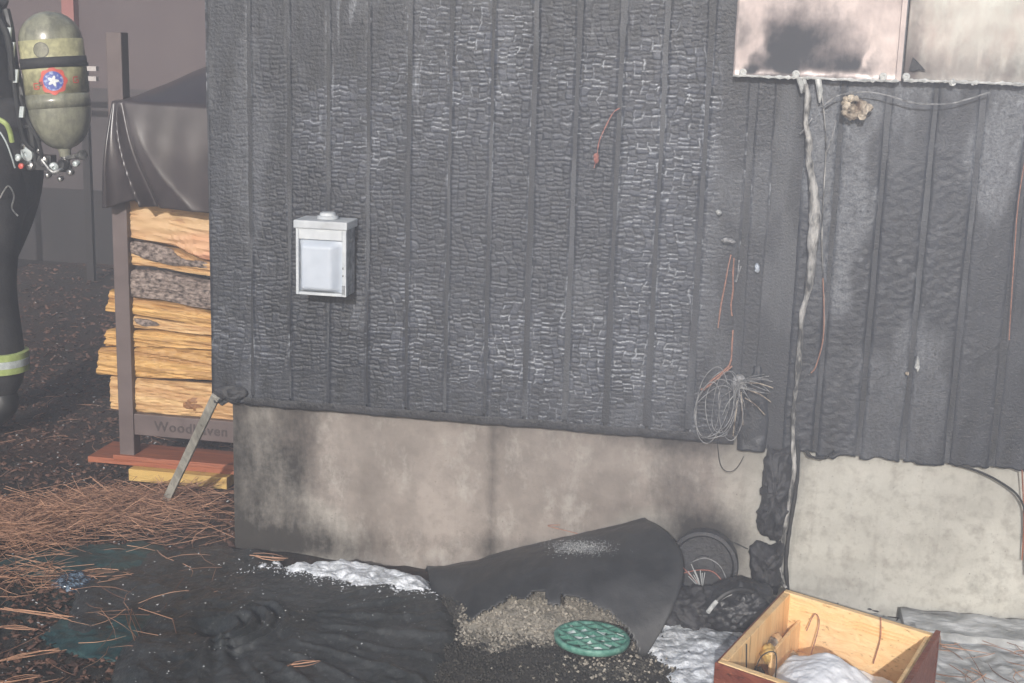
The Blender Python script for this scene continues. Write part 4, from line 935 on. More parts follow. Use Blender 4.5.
# split logs: outline given by top and bottom edges as seen in the end of the stack
def log(top, bot, m, label, seed, yq=None, thick=.13, barkband=None, cat='log', bulge=.012, name='split_log'):
    yq = yR+.035 if yq is None else yq; nx_, nz_ = 110, 22
    tx = [p[0] for p in top]; bx_ = [p[0] for p in bot]; x0, x1 = (tx[0]+bx_[0])/2, 262
    V = np.zeros((nx_, nz_, 3))
    for i in range(nx_):
        f = i/(nx_-1)
        pt = np.interp(f, np.linspace(0, 1, len(top)), tx), np.interp(f, np.linspace(0, 1, len(top)), [p[1] for p in top])
        pb = np.interp(f, np.linspace(0, 1, len(bot)), bx_), np.interp(f, np.linspace(0, 1, len(bot)), [p[1] for p in bot])
        a, b = W(*pt, yq), W(*pb, yq)
        for j in range(nz_):
            g_ = j/(nz_-1); p = b*(1-g_)+a*g_; V[i, j] = p+np.array([0, -bulge*math.sin(g_*PI)**.15, 0])
    V[..., 1] -= .012*(fbm(V[..., 0], V[..., 2]+seed, seed, 4., 60., 4)-.5)
    V[:, :, 2] += .003*(fbm(V[..., 0], V[..., 2], seed+2, 18.)-.5)
    V[..., 1] -= .0075*(fbm(V[..., 0], V[..., 2]+.10*V[..., 0], seed+6, 9., 200., 4)-.5)*2
    V[:6, :, 0] += (np.linspace(1, 0, 6)**1)[:, None]*.006*(vnoise(V[:6, :, 2], V[:6, :, 2]*0, seed+8, 90.)-.5)
    zc = V[:, :, 2].mean(1, keepdims=True)
    back = V.copy(); back[..., 1] = yq+thick; back[..., 2] = zc+(V[..., 2]-zc)*.45
    # closed loop cross-section: front strip bottom->top, then back strip top->bottom
    L = np.concatenate([V, back[:, ::-9][:, :3]], 1); n2 = L.shape[1]
    q = []
    for i in range(nx_-1):
        for j in range(n2): q.append((i*n2+j, (i+1)*n2+j, (i+1)*n2+(j+1) % n2, i*n2+(j+1) % n2))
    o = mk(name, L.reshape(-1, 3), q+[tuple(range(n2)), tuple((nx_-1)*n2+j for j in range(n2-1, -1, -1))], m, None, True)
    o.data.set_sharp_from_angle(angle=math.radians(35)); tag(o, label, cat, 'split firewood logs in the rack')
    return o
l1 = log([(126, 196), (262, 206)], [(124, 237), (175, 246), (200, 258), (215, 262), (262, 268)], M['log_pink'], 'topmost pale log with a pink lower edge just under the cover', 601)
l2 = log([(126, 240), (175, 249), (200, 261), (262, 270)], [(124, 264), (160, 268), (200, 275), (262, 282)], M['log_a'], 'second log from the top, pale wood under a strip of bark', 611)
l3 = log([(124, 269), (160, 270), (200, 279), (262, 286)], [(124, 296), (165, 300), (200, 308), (262, 316)], M['bark'], 'grey bark-covered log in the middle of the stack', 621, bulge=.022)
l4 = log([(112, 289), (140, 298), (180, 303), (210, 312), (262, 320)], [(108, 311), (160, 318), (210, 328), (262, 334)], M['log_b'], 'orange log right under the grey bark log', 631)
l5 = log([(122, 313), (160, 319), (262, 334)], [(116, 327), (165, 330), (262, 342)], M['log_a'], 'thin log wedge between two orange logs', 641)
l6 = log([(108, 329), (165, 331), (262, 344)], [(106, 346), (160, 347), (262, 352)], M['log_b'], 'streaked golden log above the widest log', 651)
l7 = log([(101, 347), (160, 347), (262, 354)], [(98, 374), (145, 378), (210, 380), (262, 384)], M['log_b'], 'widest golden log whose end sticks out furthest left', 661)
l8 = log([(111, 376), (160, 380), (262, 386)], [(113, 409), (150, 413), (200, 417), (262, 423)], M['log_a'], 'bottom log with a brown knot resting on the rack rail', 671, bulge=.016)
# bark left on the second log, the knot on the bottom one
def barkstrip(px, par, seed, m='bark', yq=None, d=.014):
    return lump('bark' if m == 'bark' else 'knot', px, (yR+.024 if yq is None else yq), d, M[m], par, seed, rough=.003)
barkstrip([(128, 241), (150, 243), (172, 249), (182, 258), (205, 262), (208, 268), (190, 267), (165, 264), (140, 257), (128, 250)], l2, 71)
barkstrip([(134, 318), (150, 320), (160, 325), (140, 326)], l5, 72, d=.008)
barkstrip([(183, 400), (192, 397), (203, 400), (205, 408), (196, 413), (185, 410)], l8, 73, 'log_knot', yR+.022, .005)
# vinyl cover over the stack
nu, nv = 90, 90; V = np.zeros((nu, nv, 3)); yc = yR-.045
frontT = [(112, 101), (125, 101), (150, 103), (180, 105), (209, 107), (262, 112)]
frontB = [(103, 208), (112, 207), (122, 203), (135, 200), (143, 206), (160, 208), (209, 213), (262, 218)]
for i in range(nu):
    f = i/(nu-1); fx = f**1.15
    tp = np.interp(fx, np.linspace(0, 1, len(frontT)), [p[0] for p in frontT]), np.interp(fx, np.linspace(0, 1, len(frontT)), [p[1] for p in frontT])
    fb = [0, .06, .13, .20, .24, .36, .7, 1.]
    bt = np.interp(f, fb, [p[0] for p in frontB]), np.interp(f, fb, [p[1] for p in frontB])
    a, b = W(*tp, yc), W(*bt, yc-.01)
    pk_ = .02+.115*sstep(0., .75, f)
    for j in range(nv):
        s_ = j/(nv-1)
        if s_ < .4:
            k = s_/.4; p = a+np.array([0, (1-k)*.55, pk_*math.sin((1-k)*PI*.62)])
        else:
            k = (s_-.4)/.6; p = a*(1-k)+b*k
            fold = math.exp(-abs(f-.12-.13*k)/.020)*.8+.5*math.exp(-abs(f-.035)/.02)+.22*math.exp(-abs(f-.30-.30*k*k)/.05)*k-.5*math.exp(-((f-.19-.13*k)/.03)**2)
            p = p+np.array([0, -.045*fold*k**.6-.02*math.sin(k*PI)+.002*math.sin(f*33+k*5)*k, 0])
            p = p+np.array([0, -.003*(fbm(f, k, 801, 3., 2., 2)-.5)*2, 0])
        V[i, j] = p
# left skirt turning back round the corner
sk = np.zeros((14, nv, 3))
for i in range(14):
    g_ = (14-i)/14
    for j in range(nv): sk[i, j] = V[0, j]+np.array([.012*math.sin(g_*9+j*.04), .50*g_*(1 if j/(nv-1) > .4 else (1-(.4-j/(nv-1))/.4)), 0])
V = np.concatenate([sk, V], 0)
cv = mknp('firewood_cover', V, gridq(V.shape[0], nv, True), M['tarp']); cv.modifiers.new('solid', 'SOLIDIFY').thickness = .002
tag(cv, 'brown vinyl cover draped over the top of the firewood rack', 'cover')
# tiny piece of wood peeking at the post
# boards below
def plank(name, px0, px1, pyt, pyb, yq, dep, m, label, drop=.0, thick=None):
    a = W(px0, pyt, yq); b = W(px1, pyt, yq); zt_ = W((px0+px1)/2, (pyt+pyb)/2-(pyb-pyt)/2, yq)[2]
    o = MB().box((a[0], yq, 0), (b[0], yq+dep, 0)).v
    return a, b
yb = G(150, 478, .0)[1]
x0b = W(88, 468, yb)[0]
ztop = W(150, 466, yb)[2]
pb_ = MB().box((x0b, yb, .034), (x0b+.95, yb+.17, .052)).build('red_board', M['redboard'], None); bevel(pb_, .002); tag(pb_, 'upper red-stained board under the foot of the firewood rack', 'board')
pb2 = MB().box((x0b+.09, yb-.012, .0525), (x0b+.95, yb+.12, .068)).build('red_board', M['redboard'], None); bevel(pb2, .002); tag(pb2, 'shorter red board stacked on the longer red board under the rack', 'board')
pb_['label'] = 'longer lower red-stained board under the firewood rack'
yy0 = G(170, 489, .0)[1]
x0y = W(121, 482, yy0)[0]; x1y = W(220, 482, yy0)[0]
py3 = MB().box((x0y, yb-.03, -.004), (x1y, yb+.05, .0335)).build('yellow_board', M['yellowboard'], None); bevel(py3, .002); tag(py3, 'raw yellow wood block under the red boards', 'board')
# raise rack and its contents so that feet stand on the boards
# grey stake
st0, st1 = G(165, 503, .0), W(216, 396, -.02)
d = st1-st0; L = np.linalg.norm(d); d /= L; sx = np.cross(d, [0, 1., 0]); sx /= np.linalg.norm(sx); sy = np.cross(sx, d)
stk = MB().obox((st0+st1)/2, sx, sy, d, .0115, .006, L/2).build('grey_stake', M['greystake']); bevel(stk, .0012); tag(stk, 'weathered grey wooden stake leaning against the house corner', 'stake')

# ================================================================== NEEDLES AND CHIPS
def needles(name, P, L, r, m, label, ang=None, dz=.25, curve=.9):
    P = np.asarray(P); n = len(P); a = rng.uniform(0, 2*PI, n) if ang is None else ang; e = rng.normal(0, dz, n)
    d = np.stack([np.cos(a)*np.cos(e), np.sin(a)*np.cos(e), np.sin(e)], -1); side = np.stack([-np.sin(a), np.cos(a), np.zeros(n)], -1); up = np.cross(d, side)
    L = np.asarray(L)[:, None]; bend = rng.normal(0, curve, n)[:, None]
    ctr = [P-d*L/2, P-d*L/6+side*bend*L*.10, P+d*L/6+side*bend*L*.10, P+d*L/2]
    V = []; rr = [1, 1, .9, .45]
    for c, q in zip(ctr, rr):
        for k in range(3):
            t = 2*PI*k/3; V.append(c+(side*math.cos(t)+up*math.sin(t))*r*q)
    V = np.stack(V, 1)   # n,12,3
    V[..., 2] = np.maximum(V[..., 2], -.01)
    f = [(i*3+k, i*3+(k+1) % 3, (i+1)*3+(k+1) % 3, (i+1)*3+k) for i in range(3) for k in range(3)]
    Q = (np.array(f)[None]+(np.arange(n)*12)[:, None, None]).reshape(-1, 4)
    return tag(mknp(name, V.reshape(-1, 3), Q, m, None, False), label, None, None, 'stuff')
# straw pile: a band in front of the rack
n = 1800; pc = [(70, 518, .34, .10, 1.), (130, 505, .26, .10, 1.), (15, 535, .20, .13, .9), (190, 490, .14, .05, .35), (25, 575, .13, .10, .35), (215, 505, .06, .06, .2)]
pts = []; ws = np.array([c[4]*c[2]*c[3] for c in pc]); ws /= ws.sum()
for c, w_ in zip(pc, ws):
    k = int(n*w_); cc_ = G(c[0], c[1]); x_ = rng.normal(0, .5, k)*c[2]; y_ = rng.normal(0, .5, k)*c[3]; hz = .038*c[4]*np.exp(-((x_/c[2])**2+(y_/c[3])**2)*2.)
    pts.append(np.stack([cc_[0]+x_, cc_[1]+y_, hz*rng.uniform(.2, 1, k)+.004], -1))
pts = np.concatenate(pts)
pts = pts[~((pts[:, 0] > -.09) & (pts[:, 1] > -.02))]
needles('pine_needles', pts, rng.uniform(.07, .19, len(pts)), .00085, M['needle'], 'brown dry pine needle pile in front of the firewood rack', rng.normal(.35, .75, len(pts))+PI*rng.integers(0, 2, len(pts)))
sc_ = []
for k in range(130):
    a, b = rng.uniform(-10, 235), rng.uniform(400, 683)
    p = G(a, b); sc_.append([p[0], p[1], .03 if b > 540 else .012])
needles('loose_needles', sc_, rng.uniform(.05, .15, len(sc_)), .0008, M['needle'], 'scattered single pine needles on the burnt ground', None, .1)
# small bundles on the black plastic
nb = []; na = []
for (a, b, c_, d_) in [(255, 552, 285, 555), (290, 676, 318, 671), (75, 566, 132, 567), (0, 619, 34, 622), (0, 652, 60, 640), (0, 675, 40, 668), (380, 563, 395, 566), (408, 566, 422, 572), (130, 610, 148, 655), (0, 600, 70, 610), (16, 690, 66, 668)]:
    p0, p1 = G(a, b, .03), G(c_, d_, .03); v = p1-p0
    for k in range(5):
        c = (p0+p1)/2+np.array([rng.normal(0, .006), rng.normal(0, .005), 0]); z = (melt_z(c[0], c[1]) if (X is not None and -.5 < c[0] < .86) else 0.)
        nb.append([c[0], c[1], max(z, .0)+.010]); na.append((math.atan2(v[1], v[0])+rng.normal(0, .06), np.linalg.norm(v[:2])))
needles('needle_clumps', nb, [x[1] for x in na], .0012, M['needle'], 'little clumps of orange needles lying on the black plastic', np.array([x[0] for x in na]), .02)
# chips and flecks on the ground
n = 9000; a = rng.uniform(-60, 240, n); b = 683-(rng.random(n)**.8)*420
P = np.array([G(x, y) for x, y in zip(a, b)]); P[:, 2] = ground_h(P[:, 0], P[:, 1])+.003
P = P[~((P[:, 0] > -.06) & (P[:, 1] > 0))]
dist = np.linalg.norm(P-CAM, axis=1)
tag(scatter_mesh('mulch_chips', P, rng.uniform(.003, .010, len(P))*(.6+dist/8), M['chips'], 'chip', .35), 'dark reddish mulch chips covering the ground on the left', None, None, 'stuff')
Pf = P[rng.random(len(P)) < .055]+np.array([0, 0, .004]); tag(scatter_mesh('ash_flecks', Pf, rng.uniform(.0015, .0045, len(Pf)), M['flecks'], 'chip', .4), 'pale ash flecks and pebbles dotted over the mulch', None, None, 'stuff')
n = 260; sp2 = []
for k in range(n):
    x_, y_ = rng.uniform(-.3, .8), rng.uniform(-.85, -.1); z_ = melt_z(x_, y_); sp2.append([x_, y_, z_+.001])
tag(scatter_mesh('ash_specks', sp2, rng.uniform(.0008, .0026, n), M['flecks'], 'chip', .5), 'tiny white ash specks on the melted black plastic', None, None, 'stuff')
n = 1400; a = rng.normal(350, 45, n); b = 577+(a-350)*.14+rng.normal(0, 6, n); P = np.array([G(x, y, .03) for x, y in zip(a, b)]); P = P[P[:, 1] < -.005]; P[:, 2] = [melt_z(p[0], p[1])+.003 for p in P]
tag(scatter_mesh('foam_flecks', P, rng.uniform(.0008, .0028, len(P)), M['foam'], 'chip', .5), 'white foam flecks scattered along the foot of the concrete', None, None, 'stuff')
n = 500; a = rng.uniform(640, 1024, n); b = rng.uniform(600, 683, n); P = np.array([G(x, y) for x, y in zip(a, b)]); P[:, 2] = ground_h(P[:, 0], P[:, 1])+.018
tag(scatter_mesh('charcoal_crumbs', P, rng.uniform(.002, .009, n), M['char_plain'], 'chip', .5), 'black charcoal crumbs in the foam around the drawer', None, None, 'stuff')
n = 26; a = rng.uniform(930, 1024, n); b = rng.uniform(640, 683, n); P = np.array([G(x, y, .022) for x, y in zip(a, b)])
needles('foam_twigs', P, rng.uniform(.03, .12, n), .0011, M['needle'], 'thin twigs and needles caught in the grey foam at lower right', None, .1)
def debris(pxs, lab):
    pass

# ================================================================== FAR BUILDING
yW = G(100, 262)[1]
far = empty('garage_wall', (-3.5, yW, 0), 'smoky mauve wall of a building far behind the firewood rack', 'building')
zsk = W(100, 190, yW)[2]
MB().box((-9, yW, zsk), (1.5, yW+.15, 3.2)).build('wall', M['backwall'], far)
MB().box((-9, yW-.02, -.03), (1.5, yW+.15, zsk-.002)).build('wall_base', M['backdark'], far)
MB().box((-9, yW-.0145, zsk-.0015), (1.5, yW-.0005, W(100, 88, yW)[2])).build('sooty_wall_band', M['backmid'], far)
xa, xb = W(62, 0, yW-.05)[0], W(74, 0, yW-.05)[0]
MB().box((xa, yW-.06, W(100, 88, yW)[2]+.002), (xb, yW-.002, 3.2)).build('door_post', M['redpost'], far)
MB().box((-9, yW-.4, 3.202), (1.5, yW+.4, 3.3)).build('roof', M['roof'], far)
MB().box((xa-1.9, yW-.012, W(100, 88, yW)[2]+.002), (xa-.003, yW-.003, 2.6)).build('door', M['backwall'], far)
yr2 = yW-.6
bench = empty('rail_fence', (W(86, 78, yr2)[0], yr2, 0), 'pale two-bar rail seen between the air tank and the rack', 'rail')
for py_ in (68, 78): a, b = W(72, py_, yr2), W(96, py_, yr2); MB().box((a[0]-.5, yr2, a[2]-.012), (b[0], yr2+.03, a[2]+.012)).build('rail', M['whiterail'], bench)
for x_ in (W(80, 78, yr2)[0], W(80, 78, yr2)[0]-.6): MB().box((x_-.02, yr2+.0305, -.02), (x_+.02, yr2+.06, W(72, 66, yr2)[2]+.02)).build('rail_post', M['backdark'], bench)

# ================================================================== FIREFIGHTER
yF = G(5, 428)[1]
def PF(px, py, dy=0.): return W(px, py, yF+dy)
ffb = G(5, 428)
hipx = PF(-4, 110)[0]
ff = empty('person', (hipx, yF, 0), 'firefighter in black turnout gear at the left edge, back bent forward, wearing an air tank', 'person')
def skin_mesh(name, joints, edges, m, parent, lvl=2, root=0):
    me = bpy.data.meshes.new(name); me.from_pydata([tuple(map(float, j[0])) for j in joints], edges, []); me.update()
    me.materials.append(m)
    o = bpy.data.objects.new(name, me); COL.objects.link(o); o.parent = parent
    me.transform(mathutils.Matrix.Translation(-mathutils.Vector(parent.location))) 
    sk = o.modifiers.new('skin', 'SKIN'); sk.use_smooth_shade = True
    for i, j in enumerate(joints):
        r = j[1]; v = me.skin_vertices[0].data[i]; v.radius = r if isinstance(r, tuple) else (r, r); v.use_root = (i == root)
    s = o.modifiers.new('sub', 'SUBSURF'); s.levels = lvl; s.render_levels = lvl
    # bake so that the body is one real surface
    dg = bpy.context.evaluated_depsgraph_get(); me2 = bpy.data.meshes.new_from_object(o.evaluated_get(dg)); o.modifiers.clear(); o.data = me2
    me2.polygons.foreach_set('use_smooth', [True]*len(me2.polygons))
    return o
hx, hy = hipx, yF
leg1 = PF(1, 400, -.10)+np.array([.015, 0, 0])      # near boot
J = [((hx, hy, .88), (.17, .15)), ((hx-.05, hy, 1.06), (.16, .15)), ((hx-.12, hy, 1.26), (.18, .165)), ((hx-.19, hy, 1.41), (.12, .15)), ((hx-.25, hy, 1.50), .07), ((hx-.29, hy, 1.57), .09), ((hx-.30, hy, 1.68), .09),
     ((hx+.02, hy-.11, .80), .115), ((hx-.0, hy-.12, .48), .098), ((leg1[0]-.015, hy-.10, .30), .094), ((leg1[0]-.02, hy-.10, .12), .088),
     ((hx-.02, hy+.12, .80), .115), ((hx-.18, hy+.13, .48), .095), ((hx-.14, hy+.13, .20), .085), ((hx-.14, hy+.13, .12), .08),
     ((hx-.17, hy-.20, 1.38), .085), ((hx-.30, hy-.24, 1.16), .068), ((hx-.52, hy-.16, 1.10), .052),
     ((hx-.17, hy+.20, 1.38), .085), ((hx-.30, hy+.24, 1.16), .068), ((hx-.52, hy+.16, 1.10), .052)]
E_ = [(0, 1), (1, 2), (2, 3), (3, 4), (4, 5), (5, 6), (0, 7), (7, 8), (8, 9), (9, 10), (0, 11), (11, 12), (12, 13), (13, 14), (3, 15), (15, 16), (16, 17), (3, 18), (18, 19), (19, 20)]
body = skin_mesh('body', J, E_, M['coat'], ff)
# boots
for (bx_, by_) in ((leg1[0]-.02, hy-.10), (hx-.14, hy+.13)):
    b = skin_mesh('boot', [((bx_, by_, .20), .062), ((bx_, by_, .09), .060), ((bx_+.03, by_, .05), .05), ((bx_-.10, by_, .05), (.045, .045)), ((bx_-.20, by_, .042), (.035, .045))], [(0, 1), (1, 2), (1, 3), (3, 4)], M['boot'], ff)
    # reflective cuff
    zc = PF(10, 361, -.10)[2]
    MB().lathe((bx_, by_, zc-.033), (0, 0, 1), [(0, .096), (.002, .1005), (.022, .1005), (.0221, .0995)], 28).build('cuff_band', M['lime'], ff, True)
    MB().lathe((bx_, by_, zc-.011), (0, 0, 1), [(0, .0995), (.0005, .102), (.0235, .102), (.024, .0995)], 28).build('cuff_stripe', M['silver'], ff, True)
    MB().lathe((bx_, by_, zc+.0132), (0, 0, 1), [(0, .0995), (.0002, .1005), (.020, .1005), (.022, .096)], 28).build('cuff_band', M['lime'], ff, True)
# head: face, ears, helmet
hc = np.array([hx-.31, hy, 1.69])
def ell(c, s, n=20):
    return [(c[0]+s[0]*math.sin(p)*math.cos(t), c[1]+s[1]*math.sin(p)*math.sin(t), c[2]+s[2]*math.cos(p)) for p in np.linspace(.02, PI-.02, n) for t in np.linspace(0, 2*PI, n, endpoint=False)]
def ellf(n=20): return [(i*n+j, (i+1)*n+j, (i+1)*n+(j+1) % n, i*n+(j+1) % n) for i in range(n-1) for j in range(n)]
mk('head', ell(hc, (.095, .078, .118)), ellf(), M['skin'], ff, True)
MB().tube([hc+np.array([-.088, 0, .02]), hc+np.array([-.112, 0, -.02]), hc+np.array([-.095, 0, -.032])], [.009, .014, .008], 8).build('nose', M['skin'], ff, True)
mk('mouth', ell(hc+np.array([-.083, 0, -.06]), (.012, .024, .006), 10), ellf(10), M['badge_red'], ff, True)
for s_ in (-1, 1):
    mk('eye', ell(hc+np.array([-.084, s_*.03, .018]), (.010, .014, .009), 10), ellf(10), M['badge_white'], ff, True)
    mk('ear', ell(hc+np.array([.005, s_*.079, 0.]), (.018, .008, .030), 10), ellf(10), M['skin'], ff, True)
MB().lathe(hc+np.array([.0, 0, .045]), (-.1, 0, 1), [(0, .17), (.004, .172), (.012, .125), (.06, .112), (.095, .08), (.115, .03)], 28).build('helmet', M['helmet'], ff, True)
# gloved hands reaching forward
for s_ in (-1, 1):
    w0 = np.array([hx-.53, hy+s_*.16, 1.10]); jn = [(w0, .030), (w0+[-.05, 0, -.005], (.036, .022)), (w0+[-.10, 0, -.01], (.036, .020))]; ed = [(0, 1), (1, 2)]
    for k, (o_, l_) in enumerate(((-.030, .065), (-.010, .078), (.010, .074), (.030, .058))):
        b_ = len(jn); jn += [(w0+[-.115, o_, -.012], .0105), (w0+[-.115-l_*.55, o_, -.022], .0098), (w0+[-.115-l_*.85, o_, -.048], .009)]; ed += [(2, b_), (b_, b_+1), (b_+1, b_+2)]
    b_ = len(jn); jn += [(w0+[-.055, -s_*.045, -.012], .012), (w0+[-.085, -s_*.06, -.03], .011)]; ed += [(1, b_), (b_, b_+1)]
    skin_mesh('glove', jn, ed, M['glove'], ff)
# hem band and clips on the coat
wire('coat_hem_band', [PF(-2, 119, -.17), PF(6, 124, -.165), PF(10, 132, -.15), PF(12, 142, -.14)], .008, M['lime'], parent=ff, n=8)
wire('reflective_piping', [PF(0, 132, -.175), PF(6, 142, -.172), PF(11, 155, -.165), PF(15, 168, -.15)], .0025, M['silver'], parent=ff)
wire('clip_ring', [PF(0, 198, -.17), PF(8, 186, -.172), PF(14, 196, -.17), PF(12, 208, -.17), PF(18, 216, -.165)], .0028, M['steel'], parent=ff)
mk('coat_skirt', *((lambda a: (a.v, a.f))(MB().lathe((hx-.03, hy, .76), (.06, 0, 1), [(0, .120), (.02, .135), (.2, .15), (.34, .15), (.36, .13)], 32))), M['coat'], ff, True)

# ---- air tank pack (SCBA): worn on the back
c0, c1 = PF(47, 11, -.02), PF(66, 160, -.02)
ax = c1-c0; Lc = np.linalg.norm(ax); ax /= Lc
Rt = 33/291.
Rt = np.linalg.norm(PF(17, 80, -.02)-PF(83, 80, -.02))/2*.86
tk = empty('air_tank', c1, 'scuffed yellow-green air tank with a round badge strapped on the firefighter\'s back', 'air tank')
prof = []
for t in np.linspace(0, PI/2, 8): prof.append((Rt*.95*(1-math.cos(t)), max(.004, Rt*math.sin(t))))
e0, e1 = Rt*.95, Lc-Rt*1.35-.035
prof += [(e0+(e1-e0)*k, Rt) for k in (.25, .5, .75, 1.)]
for t in np.linspace(.15, PI/2-.15, 7): prof.append((e1+Rt*1.35*math.sin(t), max(Rt*math.cos(t)**.85, .022)))
prof += [(Lc-.025, .019), (Lc-.012, .018)]
MB().lathe(c0, ax, prof, 40).build('tank_shell', M['tank'], tk, True)
# frame of reference on the cylinder: theta 0 faces the camera
vw = (CAM-(c0+c1)/2); vw -= ax*(vw@ax); vw /= np.linalg.norm(vw); sd_ = np.cross(ax, vw)   # sd_ : to the left/right on the skin
if sd_@Rv < 0: sd_ = -sd_
def cyl(th, d, r): return c0+ax*d+r*(vw*math.cos(th)+sd_*math.sin(th))
def band(name, d0, d1, dr, m, th0=-PI, th1=PI, n=48):
    V = []; 
    for k in range(n+1):
        th = th0+(th1-th0)*k/n
        for d, r in ((d0, Rt-.001), (d0, Rt+dr), (d1, Rt+dr), (d1, Rt-.001)): V.append(cyl(th, d, r))
    return mk(name, V, [(k*4+j, k*4+j+1, k*4+5+j, k*4+4+j) for k in range(n) for j in range(3)], m, tk, True)
def dpx(py): return (py-12)/146.*Lc
band('wrap_band', dpx(93), dpx(106), .0012, M['tank'], n=48)
band('label_band', dpx(40), dpx(92), .0010, M['tank_label'])
band('tank_strap', dpx(57), dpx(67), .004, M['strap'])

def patch(name, f, m, lift, nr=6, nt=36):
    """disc-like decal on the cylinder; f(t) radius in metres"""
    V = [cyl(pc_[0]/Rt, pc_[1], Rt+lift)]; 
    for i in range(1, nr+1):
        for k in range(nt):
            t = 2*PI*k/nt; r = f(t)*i/nr; V.append(cyl((pc_[0]+r*math.cos(t))/Rt, pc_[1]+r*math.sin(t), Rt+lift))
    Fc = [(0, 1+k, 1+(k+1) % nt) for k in range(nt)]+[(1+(i-1)*nt+k, 1+i*nt+k, 1+i*nt+(k+1) % nt, 1+(i-1)*nt+(k+1) % nt) for i in range(1, nr) for k in range(nt)]
    return mk(name, V, Fc, m, tk, True)
pc_ = (-.008, dpx(80)); 
patch('badge', lambda t: .041*(1+.07*math.cos(8*t)), M['badge_red'], .0020)
patch('badge_field', lambda t: .030, M['badge_blue'], .0027)
patch('badge_star', lambda t: .013*(1+.35*math.cos(5*t)), M['badge_white'], .0034)
pc_ = (-.033, dpx(50)); patch('round_sticker', lambda t: .024, M['tank_dark'], .0018); patch('sticker_face', lambda t: .0215, M['tank'], .0022)
def mark(strokes, cth, cd, sz, m, name, w=.0032):
    b = MB()
    for (x0, y0, x1, y1) in strokes:
        n = 4; dx_, dy_ = x1-x0, y1-y0; l = math.hypot(dx_, dy_); nx_, ny_ = -dy_/l*w/2/sz, dx_/l*w/2/sz
        V = []
        for i in range(n+1):
            for s2 in (-1, 1):
                u = x0+dx_*i/n+nx_*s2; v = y0+dy_*i/n+ny_*s2; V.append(cyl((cth+u*sz)/Rt, cd+v*sz, Rt+.0030))
        b.add(V, [(i*2, i*2+1, i*2+3, i*2+2) for i in range(n)])
    return b.build(name, m, tk)
Gs = [(-.5, -.5, .5, -.5), (-.5, -.5, -.5, .5), (-.5, .5, .5, .5), (.5, .5, .5, .05), (.5, .05, .0, .05)]
mark(Gs, -.062, dpx(84), .017, M['badge_red'], 'red_mark'); mark(Gs, .062, dpx(80), .017, M['badge_red'], 'red_mark')
Ss = [(.5, -.5, -.5, -.5), (-.5, -.5, -.5, 0), (-.5, 0, .5, 0), (.5, 0, .5, .5), (.5, .5, -.5, .5)]
mark(Ss, -.046, dpx(82), .010, M['text_dark'], 'small_letter', .0022)
# valve, gauge block, hoses
MB().lathe(c1-ax*.014, ax, [(0, .016), (.008, .016), (.010, .012), (.030, .012), (.032, .017), (.046, .017), (.048, .010)], 20).build('valve_neck', M['steel'], tk, True)
vb = PF(66, 166, -.05)
MB().lathe(vb, (-.6, -1, .1), [(0, .018), (.006, .020), (.02, .020), (.024, .015)], 16).build('valve_knob', M['boot'], tk, True)
wire('valve_stem', [PF(66, 158, -.03), PF(78, 156, -.03)], .008, M['steel'], parent=tk, n=8)
MB().lathe(PF(77, 156, -.03), (1, -.5, .2), [(0, .010), (.02, .010), (.024, .016), (.036, .016), (.038, .010)], 16).build('valve_handwheel', M['steel'], tk, True)
for k, (a, b, s_) in enumerate(((30, 153, .024), (45, 160, .017), (33, 166, .015), (54, 166, .015), (26, 146, .012), (72, 172, .011), (20, 158, .012), (40, 150, .010), (50, 174, .010), (78, 163, .010), (14, 168, .008), (62, 178, .009))):
    c = PF(a, b, -.06); o = MB().lathe(c, (random.uniform(-.5, .5), -1, random.uniform(-.3, .3)), [(0, s_*.9), (.008, s_), (.016, s_), (.020, s_*.7), (.021, s_*.35), (.016, s_*.3)], 14).build('regulator_fitting', M['steel' if k % 3 else 'silver'], tk, True)
MB().lathe(PF(22, 166, -.08), (0, -1, 0), [(0, .009), (.008, .009), (.010, .006)], 12).build('red_button', M['badge_red'], tk, True)
MB().obox(PF(38, 162, -.045), np.array([1., 0, 0]), np.array([0, 1., 0]), np.array([0, 0, 1.]), .055, .018, .024).build('regulator_block', M['boot'], tk)
wire('pack_frame', [PF(6, 10, -.06), PF(10, 28, -.07), PF(14, 60, -.07), PF(22, 95, -.07), (PF(30, 125, -.07)), PF(35, 160, -.06)], .013, M['boot'], parent=tk, n=8)
wire('pack_frame', [PF(20, 95, -.09), PF(27, 118, -.09), PF(38, 140, -.09), PF(42, 158, -.08)], .006, M['boot'], parent=tk, n=7)
wire('air_hose', [PF(2, 20, -.09), PF(8, 45, -.095), PF(13, 75, -.095), PF(18, 110, -.095), PF(24, 140, -.09), PF(33, 150, -.08)], .0075, M['boot'], parent=tk, n=8)
wire('air_hose', [PF(42, 160, -.08), PF(52, 172, -.09), PF(60, 170, -.08), PF(66, 166, -.06)], .006, M['steel'], parent=tk, n=8)
for a, b, h_ in ((12, 52, 9), (16, 76, 6), (22, 112, 5), (9, 33, 5)):
    MB().obox(PF(a, b, -.112), np.array([1., 0, 0]), np.array([0, 1., 0]), np.array([.15, 0, .98]), .007, .004, h_/291./1.).build('buckle', M['silver'], tk)
wire('shoulder_strap', [PF(-4, 14, -.10), PF(5, 30, -.12), PF(10, 50, -.125), PF(12, 80, -.12)], .010, M['strap'], parent=tk, n=6)
wire('harness_bar', [PF(20, 128, -.07), PF(30, 126, -.085), PF(38, 128, -.08)], .004, M['steel'], parent=tk)

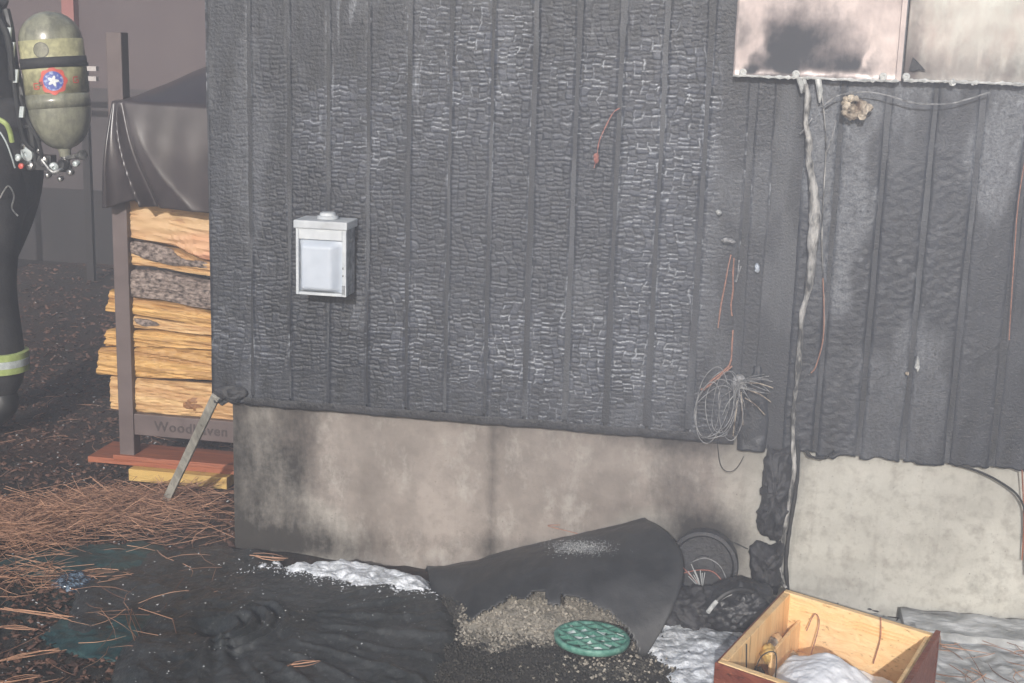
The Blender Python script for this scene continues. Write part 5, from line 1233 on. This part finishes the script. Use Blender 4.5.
# ================================================================== HAZE AND SMOKE
def volbox(name, a, b, m, label, kind='stuff'):
    o = MB().box(a, b).build(name, m); tag(o, label, None, None, kind); return o
m = bpy.data.materials.new('haze_air'); m.use_nodes = True; nt = m.node_tree; nt.nodes.clear(); out = nt.nodes.new('ShaderNodeOutputMaterial'); pv = nt.nodes.new('ShaderNodeVolumePrincipled')
pv.inputs['Color'].default_value = (.84, .895, 1, 1); pv.inputs['Density'].default_value = .022; pv.inputs['Anisotropy'].default_value = 0.; nt.links.new(pv.outputs[0], out.inputs['Volume'])
volbox('haze', (-90, -90, -1.2), (90, 90, 4.2), m, 'thin pale smoke haze filling the air')

def smoke(name, c, rad, dens, nscale, label, lo=.34, hi=.68, pw=1.):
    m = bpy.data.materials.new(name+'_volume'); m.use_nodes = True; nt = m.node_tree; nt.nodes.clear(); out = nt.nodes.new('ShaderNodeOutputMaterial'); pv = nt.nodes.new('ShaderNodeVolumePrincipled')
    pv.inputs['Color'].default_value = (.86, .90, 1, 1); t = NT(nt)
    ln = nt.nodes.new('ShaderNodeVectorMath'); ln.operation = 'DIVIDE'; t.l(t.co, ln.inputs[0]); ln.inputs[1].default_value = rad
    le = nt.nodes.new('ShaderNodeVectorMath'); le.operation = 'LENGTH'; t.l(ln.outputs[0], le.inputs[0])
    fall = t.ramp(le.outputs['Value'], 0., 1., 1., 0.); fall = t.math('POWER', fall, pw)
    d = t.math('MULTIPLY', t.math('MULTIPLY', fall, t.ramp(t.noise(nscale, 3, .5), lo, hi, .12, 1.)), dens)
    t.l(d, pv.inputs['Density']); nt.links.new(pv.outputs[0], out.inputs['Volume'])
    me = bpy.data.meshes.new(name); V = ell((0, 0, 0), rad, 24); me.from_pydata([tuple(v) for v in V], [], ellf(24)+[tuple(range(23, -1, -1)), tuple(23*24+k for k in range(24))]); me.update()
    o = bpy.data.objects.new(name, me); COL.objects.link(o); me.materials.append(m); o.location = [float(v) for v in c]; return tag(o, label, None, None, 'stuff')
smoke('smoke', (1.45, -.95, 1.15), (2.05, .85, 1.10), 0.40, 1.7, 'pale smoke drifting in front of the charred wall')
smoke('foam_vapour', O_+ux*.17+uy*.30+uz*.15, (.16, .17, .12), 2.2, 9., 'white vapour rising from the foam in the drawer', pw=1.6)

# ------------------------------------------------------------------ sub-parts hang under the part that carries them
def sub(child, part):
    child.location = child.location - part.location; child.parent = part
def kids(root, n): return [c for c in root.children if c.name.split('.')[0] == n]
for rt in (sheet_l, sheet_r):
    f = kids(rt, 'sheet_face')[0]
    for c in kids(rt, 'screw'): sub(c, f)
    l = kids(rt, 'bottom_lip')[0]
    for c in kids(rt, 'metal_drip'): sub(c, l)
sub(kids(box, 'latch')[0], kids(box, 'door_frame')[0]); sub(kids(box, 'cover')[0], kids(box, 'door_frame')[0]); sub(kids(box, 'conduit_hub')[0], kids(box, 'top_hood')[0])
for n in ('badge_field', 'badge_star'): sub(kids(tk, n)[0], kids(tk, 'badge')[0])
sub(kids(tk, 'sticker_face')[0], kids(tk, 'round_sticker')[0]); sub(kids(dr, 'drum_hub')[0], kids(dr, 'drum_shell')[0]); sub(kids(rack, 'lettering')[0], kids(rack, 'bottom_rail')[0])
for n in ('nose', 'mouth', 'eye', 'ear'):
    for c in kids(ff, n): sub(c, kids(ff, 'head')[0])
